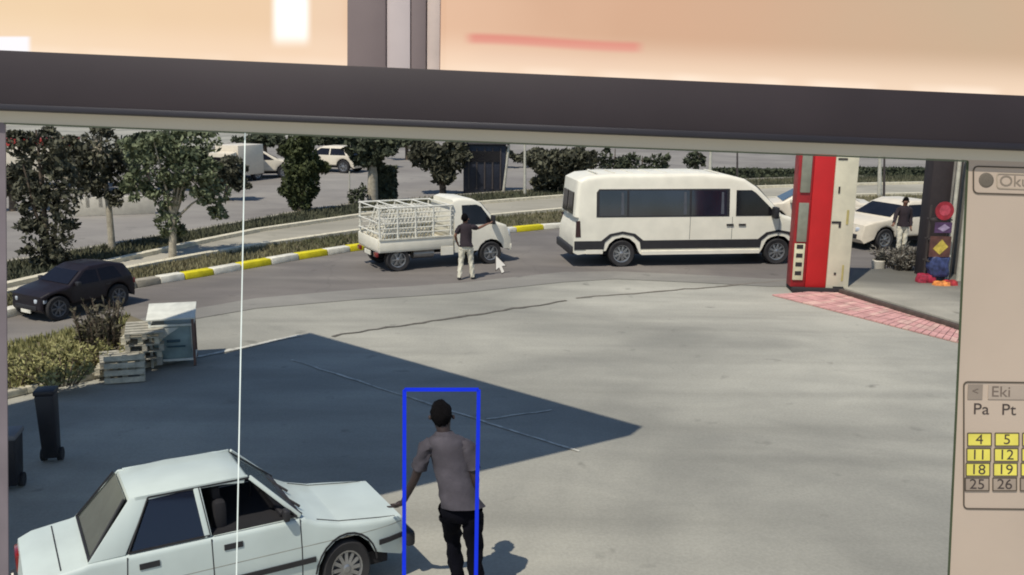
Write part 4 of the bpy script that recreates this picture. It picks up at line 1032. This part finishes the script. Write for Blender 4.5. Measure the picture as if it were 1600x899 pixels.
JW = dict(pelvis=(0, 0, .93), chest=(0, .03, 1.25), neck=(-.01, .05, 1.47), head=(-.03, .06, 1.60),
          shoulder_l=(-.17, .03, 1.40), elbow_l=(-.28, -.02, 1.16), wrist_l=(-.24, .10, .98), hand_l=(-.22, .13, .92),
          shoulder_r=(.17, .04, 1.40), elbow_r=(.30, .20, 1.33), wrist_r=(.52, .30, 1.42), hand_r=(.60, .32, 1.45), palm_n_r=(0, 0, 1), palm_n_l=(1, 0, 0),
          hip_l=(-.09, 0, .89), knee_l=(-.13, .03, .49), ankle_l=(-.17, -.06, .09), toe_l=(-.2, .1, .035),
          hip_r=(.09, 0, .89), knee_r=(.13, .05, .49), ankle_r=(.17, .05, .09), toe_r=(.22, .2, .035), face=(.2, .97, 0))
person(at(728, 437), 0, 'man in a dark top and cream trousers standing in the road by the pickup door', JW, mat('top_dark', lin((44, 34, 38)), .9), M_cream, M_black, 'short', .98)

# ------------------------------------------------------------------ red and cream price totem
tb = at(1280, 457); tt = empty('price_totem', tb, R(-4), 'tall red and cream filling station price sign with grey display panels', 'sign')
k_ = tb.y / FPX; TH = 5.6
M_red = mat('totem_red', lin((190, 28, 30)), .45, var=.06, scale=1.5)
M_crm = mat('totem_cream', lin((206, 198, 172)), .6, var=.07, scale=3)
M_disp = mat('totem_display', lin((128, 128, 112)), .4, var=.1)
M_plin = mat('plinth_dark', lin((40, 36, 36)), .8)
MB().box((0, .25, .06), (88 * k_, .7, .12)).build('plinth', M_plin, tt, bevel=.01)
def bx(nm, x0, x1, z0, z1, m, y0=.0, y1=.5, bv=.012): return MB().box(((x0 + x1) / 2, (y0 + y1) / 2, (z0 + z1) / 2), (x1 - x0, y1 - y0, z1 - z0)).build(nm, m, tt, bevel=bv)
xr = lambda px: (px - 1280) * k_
bx('red_panel', xr(1257), xr(1289), .12, TH, M_red)
bx('side_panel', xr(1234), xr(1257) - .004, .12, TH, mat('totem_red_dark', lin((150, 30, 34)), .5), .02, .48)
bx('cream_panel', xr(1289) + .004, xr(1324), .04, TH, M_crm, -.02, .46)
bx('display', xr(1238), xr(1253), 1.25, 2.2, M_disp, -.02, .03, .004)
bx('display', xr(1238), xr(1253), 2.45, 3.5, M_disp, -.02, .03, .004)
bx('display', xr(1238), xr(1253), 3.75, 4.9, M_disp, -.02, .03, .004)
bx('price_board', xr(1236), xr(1252), .3, 1.2, mat('board_cream', lin((200, 194, 160)), .6), -.02, .03, .004)
for i in range(4):
    z_ = .42 + i * .22
    bx('price_row', xr(1239), xr(1249), z_, z_ + .1, M_plin, -.028, -.019, 0)
for (px, z_, w_, h2) in ((1292, 3.25, .22, .04), (1290, 1.72, .22, .05), (1301, 1.62, .05, .1), (1296, 2.45, .04, .16), (1300, .45, .05, .06), (1312, 1.7, .05, .35), (1312, .3, .04, .4), (1300, .12, .25, .04)):
    bx('bracket', xr(px), xr(px) + w_, z_, z_ + h2, M_plin if px != 1312 else mat('script_ochre', lin((170, 156, 96)), .7), -.035, -.019, 0)

# ------------------------------------------------------------------ shop corner with goods, right edge
sb_ = at(1478, 446); ks = empty('shop_front', sb_, R(0), 'dark shop doorway with pale vertical pipes at the right edge', 'shop')
k_ = sb_.y / FPX
MB().box((-13 * k_, .6, 2.0), (34 * k_, .5, 4.0)).build('wall', mat('shop_dark', lin((46, 38, 38)), .8), ks, bevel=.02)
for px, r_, m, y_ in ((1481, .05, M_polep, .1), (1488, .035, M_poled, .2), (1494, .07, M_polep, -.1), (1502, .08, mat('pipe_green', lin((150, 158, 126)), .6), -.5), (1476, .03, M_wallg, .15)):
    x_ = (px - 1478) * k_; MB().tube([(x_, y_, 0), (x_, y_, 4.2)], r_, 12).build('pipe', m, ks, 40)
MB().box((48 * k_, 1.0, 2.0), (30 * k_, 1.0, 4.0)).build('wall', M_wallg, ks, bevel=.02)
rk = empty('display_rack', at(1458, 450), 0, 'narrow rack of bright red, yellow and blue goods beside the shop', 'rack'); k_ = rk.location.y / FPX
for x_ in (-.24, .24): MB().bar((x_, 0.05, 0), (x_, .05, 2.1), .04, .04, (0, 1, 0)).build('post', M_poled, rk)
for z_ in (.15, .7, 1.25, 1.75): MB().box((0, .05, z_), (.52, .3, .03)).build('shelf', M_poled, rk)
def goods(dx, z, rx, rz, c, label, nm='goods_bag', cat='bag'):
    """soft plump packs: a rounded box pushed about by hand-sized dents"""
    bm = bmesh.new(); bmesh.ops.create_cube(bm, size=1.0); bmesh.ops.subdivide_edges(bm, edges=bm.edges[:], cuts=5, use_grid_fill=True)
    ph = random.uniform(0, 6)
    for v in bm.verts:
        q = v.co.copy(); sp_ = q.normalized() * .62; q = q.lerp(sp_, .55)
        q *= 1 + .10 * math.sin(q.x * 9 + ph) * math.cos(q.z * 8 - ph) + .05 * math.sin(q.y * 13)
        v.co = Vector((q.x * rx * 2, q.y * .26, q.z * rz * 2))
    me = bpy.data.meshes.new(nm); bm.to_mesh(me); bm.free()
    o = link(nm, me, mat('goods_' + str(c), lin(c), .45, var=.5, scale=9), None, 60)
    o.location = rk.location + Vector((dx, -.02, z + rz)); return tag(o, label, cat)
def board_sign(dx, z, wd, hg, c, c2, label, round_=False):
    r_ = empty('display_sign', rk.location + Vector((dx, -.14, z)), 0, label, 'sign')
    m_ = MB()
    if round_: m_.lathe([(.001, 0), (wd / 2, 0), (wd / 2, .03), (.001, .03)], (0, 0, 0), 'Y', 24)
    else: m_.box((0, .015, 0), (wd, .03, hg))
    m_.build('board', mat('sign_%d_%d' % c[:2], lin(c), .5, var=.3, scale=6), r_, 40)
    q = MB()
    if round_:
        q.lathe([(.001, -.006), (wd * .3, -.006), (wd * .3, .0), (.001, .0)], (0, 0, hg * .03), 'Y', 18)
    else:
        q.prism([(-wd * .35, -.004, -hg * .1), (0, -.004, -hg * .38), (wd * .38, -.004, 0), (wd * .05, -.004, hg * .36)], (0, -.004, 0))
    q.build('print', mat('print_%d_%d' % c2[:2], lin(c2), .5, var=.3, scale=9), r_)
    return r_
board_sign(0.02, 1.98, .46, .46, (146, 34, 44), (176, 66, 78), 'round red display sign at the top of the rack', True)
board_sign(0.03, 1.56, .42, .26, (78, 52, 84), (150, 132, 156), 'small purple display sign under the round red one')
board_sign(0, 1.08, .52, .52, (92, 58, 50), (188, 164, 70), 'square brown display sign with a yellow diamond')
goods(.05, .30, .24, .26, (52, 60, 96), 'dark blue sack on the lower shelf of the rack')
goods(-.22, 0.02, .22, .17, (150, 38, 56), 'red sack on the ground left of the rack')
goods(.02, -.02, .19, .13, (214, 132, 66), 'orange sack on the ground in front of the rack').location.y -= .35
goods(.26, -.02, .16, .14, (160, 48, 48), 'small red sack on the ground at the right foot of the rack').location.y -= .3

# a person standing by the white saloon, straggly plants at the feet
JF = dict(pelvis=(0, 0, .93), chest=(0, -.02, 1.25), neck=(0, -.02, 1.47), head=(0, -.04, 1.61),
          shoulder_l=(-.17, 0, 1.40), elbow_l=(-.27, -.06, 1.15), wrist_l=(-.36, -.22, 1.0), hand_l=(-.40, -.27, .95),
          shoulder_r=(.17, 0, 1.40), elbow_r=(.22, .02, 1.13), wrist_r=(.20, -.08, .90), hand_r=(.20, -.1, .84), palm_n_r=(1, 0, 0), palm_n_l=(0, 0, 1),
          hip_l=(-.08, 0, .89), knee_l=(-.08, -.04, .49), ankle_l=(-.07, .02, .09), toe_l=(-.08, -.16, .035),
          hip_r=(.08, 0, .89), knee_r=(.09, -.02, .49), ankle_r=(.09, .04, .09), toe_r=(.12, -.13, .035), face=(-.3, -.95, 0))
person(at(1406, 399), 0, 'person in a black top and pale trousers standing by the white saloon', JF, mat('top_dark', lin((44, 34, 38)), .9), M_cream, M_black, 'long', 1.02)
for px, py, lb in ((1385, 418, 'pale dusty bush left of the young tree foot'), (1408, 424, 'dark straggly bush under the young tree'), (1428, 416, 'dry pale bush near the goods rack')):
    stem_plant((px, py), .55, 40, .42, lb, leaf_mat('leaf_dust%d' % (px % 7), (0.05, 0.045, 0.035), (0.24, 0.22, 0.18)), .13)
pt = at(1372, 424); o = MB().lathe([(.16, 0), (.2, .3), (.17, .32), (.15, .2), (.001, .2)], (0, 0, 0), 'Z', 18).build('plant_pot', M_wall, None, 40); o.location = pt; tag(o, 'small pale round pot at the left of the dusty bushes', 'pot')

# ------------------------------------------------------------------ bins, container, pallets on the left
def bin_(px, py, H, W, label, lid_m=None, kind=0):
    b = at(px, py); r = empty('bin', b, .2, label, 'bin')
    m_ = MB(); m_.add([(-W * .4, -W * .4, .06), (W * .4, -W * .4, .06), (W * .4, W * .4, .06), (-W * .4, W * .4, .06), (-W / 2, -W / 2, H), (W / 2, -W / 2, H), (W / 2, W / 2, H), (-W / 2, W / 2, H)],
                      [(0, 1, 2, 3), (4, 5, 6, 7), (0, 1, 5, 4), (1, 2, 6, 5), (2, 3, 7, 6), (3, 0, 4, 7)])
    m_.build('body', M_bin, r, bevel=.025)
    MB().box((0, 0, H + .03), (W * 1.08, W * 1.08, .07)).build('lid', lid_m or M_bin, r, bevel=.02)
    for s in (-1, 1):
        MB().lathe([(.001, -.03), (.085, -.03), (.085, .03), (.001, .03)], (s * W * .42, W * .1, .085), 'X', 16).build('wheel', M_rub, r, 40)
    MB().tube([(-W * .3, W * .55, H * .93), (W * .3, W * .55, H * .93)], .015, 8).build('handle', M_bin, r)
    return r
M_bin = mat('bin_black', lin((30, 28, 32)), .55, var=.2)
bin_(82, 720, .92, .235, 'tall narrow black wheeled bin standing under the planted bed')
bin_(14, 762, .66, .34, 'short dark bin with a pale grey lid at the left edge', mat('bin_lid', lin((110, 108, 108)), .5))

db = at(272, 573); dd = empty('waste_container', db, R(16), 'teal waste container with white frame and a sloping white lid', 'container')
k_ = db.y / FPX
M_teal = mat('container_teal', lin((138, 154, 150)), .5, var=.14, scale=5, bump=.2)
M_cwh = mat('container_white', lin((206, 204, 190)), .6, var=.1)
W_, D_2, H_ = .70, .55, .86
MB().box((0, D_2 / 2, .42), (W_ - .08, D_2 - .08, .60)).build('tub', M_teal, dd, bevel=.02)
for x_ in (-W_ / 2, W_ / 2):
    for y_ in (0, D_2): MB().bar((x_, y_, 0), (x_, y_, H_), .045, .045, (0, 1, 0)).build('leg', M_cwh if x_ < 0 else mat('frame_rust', lin((112, 84, 72)), .7), dd, bevel=.006)
for z_ in (.12, .74):
    MB().bar((-W_ / 2, 0, z_), (W_ / 2, 0, z_), .04, .04).build('rail', M_cwh, dd, bevel=.005)
    for x_ in (-W_ / 2, W_ / 2): MB().bar((x_, 0, z_), (x_, D_2, z_), .04, .04).build('rail', M_cwh, dd, bevel=.005)
ldm = MB(); ldm.prism([(-W_ / 2 - .05, -.05, .84), (W_ / 2 + .05, -.05, .84), (W_ / 2 + .05, D_2 + .05, .98), (-W_ / 2 - .05, D_2 + .05, .98)], (0, 0, .035)); ldm.build('lid', M_cwh, dd, bevel=.008)
MB().prism([(-W_ / 2 + .06, -.012, .70), (.12, -.012, .70), (-W_ / 2 + .06, -.012, .42)], (0, .01, 0)).build('white_patch', M_cwh, dd)
MB().box((.02, -.002, .46), (.22, .02, .05)).build('handle', mat('handle_teal', lin((60, 82, 88)), .5), dd, bevel=.006)
MB().box((.06, -.002, .36), (.3, .016, .03)).build('grip', mat('handle_teal', (0, 0, 0)), dd)

# stacked pallets: each is a thing, slats are its parts
M_pal = mat('pallet_whitewashed', lin((186, 178, 156)), .85, var=.2, scale=8, bump=.4)
M_pal2 = mat('pallet_grey', lin((158, 152, 136)), .85, var=.2, scale=8, bump=.4)
def pallet(loc, rz, tilt, label, m):
    r = empty('pallet', loc, rz, label, 'pallet', 'pallets stacked beside the waste container'); r.rotation_euler = (tilt, 0, rz)
    for i in range(5): MB().box((0, -.24 + i * .12, .11), (.62, .085, .02)).build('slat', m, r)
    for i in (-1, 0, 1):
        for j in (-1, 0, 1): MB().box((i * .27, j * .24, .06), (.08, .08, .08)).build('block', m, r)
    for i in (-1, 0, 1): MB().box((i * .27, 0, .01), (.085, .6, .018)).build('runner', m, r)
    return r
pb = at(218, 572, .1); pb2 = at(180, 582, .1)
labs = ['bottom pallet of the stack beside the waste container', 'second pallet up of the stack beside the waste container', 'third pallet up of the stack beside the waste container', 'fourth pallet up of the stack beside the waste container', 'topmost tilted pallet beside the waste container']
for i in range(5): pallet(pb + Vector((random.uniform(-.04, .04), random.uniform(-.03, .05) + .25, i * .128)), R(16 + random.uniform(-6, 6)), 0 if i < 4 else R(8), labs[i], M_pal if i % 2 else M_pal2)
pallet(pb2 + Vector((-.02, .15, 0)), R(14), 0, 'low pallet lying left of the tall stack', M_pal)
pallet(pb2 + Vector((.02, .17, .13)), R(24), R(4), 'pallet lying crooked on the low left one', M_pal2)
pallet(pb2 + Vector((.22, -.12, .03)), R(16), R(72), 'pallet standing on edge in front of the stack', M_pal)

# ------------------------------------------------------------------ the monitor in the foreground and the pane with painted light behind it
DM = 2.4
MON = CAMM @ Matrix.Translation((0, 0, -DM))
mon = bpy.data.objects.new('monitor', None); COL.objects.link(mon); mon.matrix_world = MON
tag(mon, 'large monitor with a dark bezel framing the street scene and a beige side panel', 'monitor')
def mp(px, py, z=0.0): return Vector(((px - 800) / FPX * (DM - z), -(py - 449.5) / FPX * (DM - z), z))
def plate(nm, pts, z0, th, m, bevel=0.0, parent=None):
    o = MB().prism([mp(x, y, z0) for x, y in pts], (0, 0, -th)).build(nm, m, parent or mon, bevel=bevel); return o
M_bez = mat('bezel_plastic', lin((52, 44, 45)), .6, spec=.25, var=.16, scale=1.6)
M_bez2 = mat('bezel_edge', lin((36, 30, 33)), .5)
M_ui = mat('screen_beige', lin((160, 144, 128)), .6, var=.05, scale=2.2, emit=.27)
M_ui2 = mat('screen_grey', lin((164, 156, 140)), .6, var=.04, scale=1.2, emit=.34)
M_line = mat('screen_line', lin((78, 70, 60)), .6, emit=.2)
M_txt = mat('screen_text', lin((66, 58, 54)), .6, emit=.2)
plate('bezel', [(-160, 71), (1980, 166), (1980, 245), (-160, 162)], .04, .06, M_bez, .004)
plate('bezel', [(-160, 162), (-60, 166), (-40, 1080), (-160, 1080)], .04, .06, M_bez, .004)
plate('bezel', [(1890, 242), (1980, 245), (1980, 1080), (1870, 1080)], .04, .06, M_bez, .004)
plate('bezel', [(-160, 1080), (1980, 1080), (1980, 1160), (-160, 1160)], .04, .06, M_bez, .004)
plate('bezel_lip', [(-60, 160), (1890, 236), (1890, 246), (-60, 169)], .045, .02, M_bez2, .001)
plate('window_border', [(-60, 167), (1890, 243), (1890, 264), (1512, 250), (-60, 189)], 0, .004, M_ui2)
plate('window_border', [(-60, 189), (8, 192), (14, 1080), (-60, 1080)], 0, .004, mat('screen_edge', lin((100, 92, 94)), .6, emit=.4))
plate('side_panel', [(1513, 250), (1890, 264), (1880, 1080), (1475, 1080)], 0, .004, M_ui)
def line(nm, pts, wpx, z, m, parent=None):
    mb = MB(); P = [mp(x, y, z) for x, y in pts]
    for a, b in zip(P, P[1:]):
        mb.bar(a, b, wpx / FPX * DM, .0012, (0, 0, 1))
    return mb.build(nm, m, parent or mon)
line('screen_edge_line', [(1512, 252), (1474, 1080)], 3.5, .002, mat('edge_dark_green', lin((60, 66, 48)), .6, emit=.3))
line('screen_edge_line', [(6, 193), (1512, 252)], 2.5, .002, mat('edge_olive', lin((92, 96, 78)), .6, emit=.3))
line('scan_line', [(383, 208), (376, 560), (366, 1080)], 1.9, .004, mat('line_white', lin((200, 206, 198)), .6, emit=.35))
# blue tracking rectangle and mouse pointer shown on the screen
M_blue = mat('tracking_blue', lin((16, 40, 176)), .6, var=.05, emit=.4)
line('tracking_box', [(631, 1010), (632, 609), (748, 609), (742, 1010)], 6, .004, M_blue)
mb = MB(); mb.prism([mp(x, y, .006) for x, y in ((775, 400), (775, 422), (780, 418), (784, 427), (788, 425), (784, 416), (790, 415))], (0, 0, .001)); mb.build('pointer', mat('pointer_white', lin((190, 184, 174)), .6, emit=.3), mon)
mb = MB(); mb.prism([mp(x, y, .0045) for x, y in ((774, 398), (774, 424), (780, 420), (784, 429), (789, 426), (785, 417), (792, 416))], (0, 0, .0008)); mb.build('pointer_edge', M_txt, mon)
# panel widgets
def rrect(x0, y0, x1, y1, r_, sl=.035):
    P = []
    for cx, cy, a0 in ((x1 - r_, y0 + r_, -90), (x1 - r_, y1 - r_, 0), (x0 + r_, y1 - r_, 90), (x0 + r_, y0 + r_, 180)):
        for a in (0, 30, 60, 90): P.append((cx + r_ * math.cos(R(a0 + a)), cy + r_ * math.sin(R(a0 + a)) + (cx - x0) * sl))
    return P + [P[0]]
line('group_frame', rrect(1521, 260, 1760, 302, 7, .03), 2.2, .002, M_line)
line('button_frame', rrect(1558, 271, 1740, 294, 4, .03), 1.6, .002, mat('frame_faint', lin((140, 128, 112)), .6, emit=.5))
mb = MB(); mb.lathe([(.001, .003), (9 / FPX * DM, .002), (12 / FPX * DM, 0)], mp(1541, 282, .0), 'Z', 20); mb.build('radio_dot', mat('dot_dark', lin((96, 88, 78)), .7, emit=.3), mon)
line('group_frame', rrect(1506, 597, 1760, 795, 6, .01), 2.2, .002, M_line)
plate('header_button', [(1513, 601), (1536, 601), (1535, 624), (1512, 624)], .003, .002, mat('button_grey', lin((126, 114, 102)), .6, emit=.25))
plate('header_field', [(1545, 602), (1760, 604), (1760, 626), (1544, 624)], .003, .002, mat('field_pale', lin((152, 138, 124)), .6, emit=.3))
def txt(s, px, py, hpx, m=None, nm='lettering', zt=.0012):
    me = text_mesh(s, hpx * 1.38 / FPX * DM); o = link(nm, me, m or M_txt, mon); o.location = mp(px, py, zt); o.rotation_euler = (0, 0, -.02); o.scale = (1.12, 1, 1); return o
M_txtf = mat('text_faint', lin((104, 92, 82)), .6, emit=.2)
txt('Oku', 1585, 284, 17, mat('text_mid', lin((112, 102, 90)), .6, emit=.35)); txt('<', 1524, 612, 12, M_txtf, zt=.0036); txt('Eki', 1564, 613, 17, M_txtf, zt=.0036)
txt('Pa', 1533, 640, 18); txt('Pt', 1576, 641, 18)
M_yel = mat('cell_yellow', lin((190, 178, 80)), .6, var=.1, scale=9, emit=.3); M_cell = mat('cell_grey', lin((136, 122, 108)), .6, emit=.25)
for r_i, (y_, ns) in enumerate(((687, '4 5 6'), (711, '11 12 13'), (734, '18 19 20'), (757, '25 26 27'))):
    for c_i, n_ in enumerate(ns.split()):
        x0 = 1512 + c_i * 43 - r_i * 1.2
        plate('cell', [(x0, y_ - 10), (x0 + 37, y_ - 10), (x0 + 37, y_ + 10), (x0, y_ + 10)], .003, .002, M_yel if r_i < 3 else M_cell)
        line('cell_frame', [(x0, y_ - 10), (x0 + 37, y_ - 10), (x0 + 37, y_ + 10), (x0, y_ + 10), (x0, y_ - 10)], 1.6, .0035, M_line)
        txt(n_, x0 + 18.5, y_ + .5, 16, zt=.0036)

# the glowing pane behind the monitor: blurred light and shapes painted into its colour
DW = 2.9
win = bpy.data.objects.new('glow_pane', None); COL.objects.link(win); win.matrix_world = CAMM @ Matrix.Translation((0, 0, -DW))
tag(win, 'warm orange glowing window pane with painted soft light and a grey mullion behind the monitor', 'window')
def wp(px, py, z=0): return Vector(((px - 800) / FPX * (DW - z), -(py - 449.5) / FPX * (DW - z), z))
M_glow = bpy.data.materials.new('painted_glow'); M_glow.use_nodes = True
n = M_glow.node_tree; b = n.nodes['Principled BSDF']; Lk = n.links
tc = n.nodes.new('ShaderNodeTexCoord'); sx = n.nodes.new('ShaderNodeSeparateXYZ'); Lk.new(tc.outputs['Object'], sx.inputs[0])
def mth(op, a, c=None, d=None):
    q = n.nodes.new('ShaderNodeMath'); q.operation = op
    for i, v in enumerate((a, c, d)):
        if v is None: continue
        if isinstance(v, (int, float)): q.inputs[i].default_value = v
        else: Lk.new(v, q.inputs[i])
    return q.outputs[0]
def mr(v, a0, a1, b0, b1):
    q = n.nodes.new('ShaderNodeMapRange'); q.interpolation_type = 'SMOOTHSTEP'
    Lk.new(v, q.inputs[0]); q.inputs[1].default_value = a0; q.inputs[2].default_value = a1; q.inputs[3].default_value = b0; q.inputs[4].default_value = b1; return q.outputs[0]
u = mth('MULTIPLY_ADD', sx.outputs[0], FPX / DW, 800.0); v = mth('MULTIPLY_ADD', sx.outputs[1], -FPX / DW, 449.5)   # window-local centimetre scale
nz = n.nodes.new('ShaderNodeTexNoise'); nz.inputs['Scale'].default_value = 1.6; nz.inputs['Detail'].default_value = 3; Lk.new(tc.outputs['Object'], nz.inputs[0])
rp = n.nodes.new('ShaderNodeValToRGB'); e = rp.color_ramp.elements
e[0].position = 0.0; e[0].color = (*lin((243, 212, 172)), 1); e[1].position = 1.0; e[1].color = (*lin((203, 176, 146)), 1)
x_ = e.new(.35); x_.color = (*lin((232, 190, 158)), 1); x_ = e.new(.6); x_.color = (*lin((216, 172, 140)), 1)
Lk.new(mth('ADD', mr(u, -50, 1650, 0, .92), mth('MULTIPLY', mth('SUBTRACT', nz.outputs['Fac'], .5), .35)), rp.inputs[0])
def blend(col, fac, c2):
    q = n.nodes.new('ShaderNodeMixRGB'); Lk.new(fac, q.inputs[0]); Lk.new(col, q.inputs[1]); q.inputs[2].default_value = (*c2, 1); return q.outputs[0]
def bandx(a0, a1, s): return mth('MULTIPLY', mr(u, a0 - s, a0 + s, 0, 1), mr(u, a1 - s, a1 + s, 1, 0))
def bandy(a0, a1, s, vv=None): return mth('MULTIPLY', mr(vv or v, a0 - s, a0 + s, 0, 1), mr(vv or v, a1 - s, a1 + s, 1, 0))
col = rp.outputs[0]
vv = mth('SUBTRACT', v, mth('MULTIPLY', mr(u, 725, 1010, 0, 1), 14.0))
col = blend(col, mth('MULTIPLY', mth('MULTIPLY', bandx(732, 1000, 12), bandy(53, 68, 5, vv)), .85), lin((222, 118, 106)))
col = blend(col, mth('MULTIPLY', mth('MULTIPLY', bandx(740, 990, 30), bandy(80, 100, 12, vv)), .35), lin((205, 160, 140)))
col = blend(col, mth('MULTIPLY', bandx(428, 482, 9), mr(v, 54, 80, 1, 0)), (1.2, 1.17, 1.1))  # lamp painted into the pane as a soft bright streak
col = blend(col, mth('MULTIPLY', mth('MULTIPLY', bandx(484, 540, 12), mr(v, 60, 100, 1, 0)), .3), lin((245, 220, 196)))
# uneven bright glare painted along the bottom of the pane, no lamps behind it
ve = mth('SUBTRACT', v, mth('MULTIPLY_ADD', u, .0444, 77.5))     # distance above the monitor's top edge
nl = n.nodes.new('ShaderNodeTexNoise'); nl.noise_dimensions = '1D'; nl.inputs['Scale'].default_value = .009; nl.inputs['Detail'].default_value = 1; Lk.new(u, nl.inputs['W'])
glowx = mth('MULTIPLY', mr(nl.outputs['Fac'], .30, .66, .05, 1), mr(u, 700, 1000, .25, 1))
col = blend(col, mth('MULTIPLY', mr(ve, -15, 2, 0, 1), glowx), (1.25, 1.2, 1.08))
col = blend(col, mth('MULTIPLY', mr(ve, -70, 0, 0, .8), mr(u, 300, 900, .7, 1)), lin((255, 226, 198)))  # broader glow painted in above the monitor
col = blend(col, mth('MULTIPLY', mr(u, 40, 52, 1, 0), mr(v, 55, 60, 0, 1)), (1, .97, 1))
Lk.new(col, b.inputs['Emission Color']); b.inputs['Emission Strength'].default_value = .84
b.inputs['Base Color'].default_value = (0.02, 0.02, 0.02, 1); b.inputs['Roughness'].default_value = .6; b.inputs['Specular IOR Level'].default_value = 0.1
def wplate(nm, pts, z0, th, m, bevel=0.0): return MB().prism([wp(x, y, z0) for x, y in pts], (0, 0, -th)).build(nm, m, win, bevel=bevel)
wplate('pane', [(-700, -500), (2300, -500), (2300, 200), (-700, 110)], 0, .02, M_glow)
M_mu = mat('mullion_grey', lin((122, 106, 102)), .6, var=.05); M_mul = mat('mullion_pale', lin((196, 180, 174)), .6, var=.05)
wplate('mullion', [(543, -500), (603, -500), (603, 180), (542, 180)], .06, .05, M_mu, .006)
wplate('mullion_strip', [(604, -500), (642, -500), (641, 180), (604, 180)], .05, .04, M_mul, .004)
wplate('mullion', [(643, -500), (668, -500), (665, 180), (642, 180)], .05, .04, M_mu, .004)
wplate('mullion_strip', [(669, -500), (694, -500), (686, 180), (666, 180)], .04, .03, mat('mullion_soft', lin((208, 186, 172)), .6), .004)
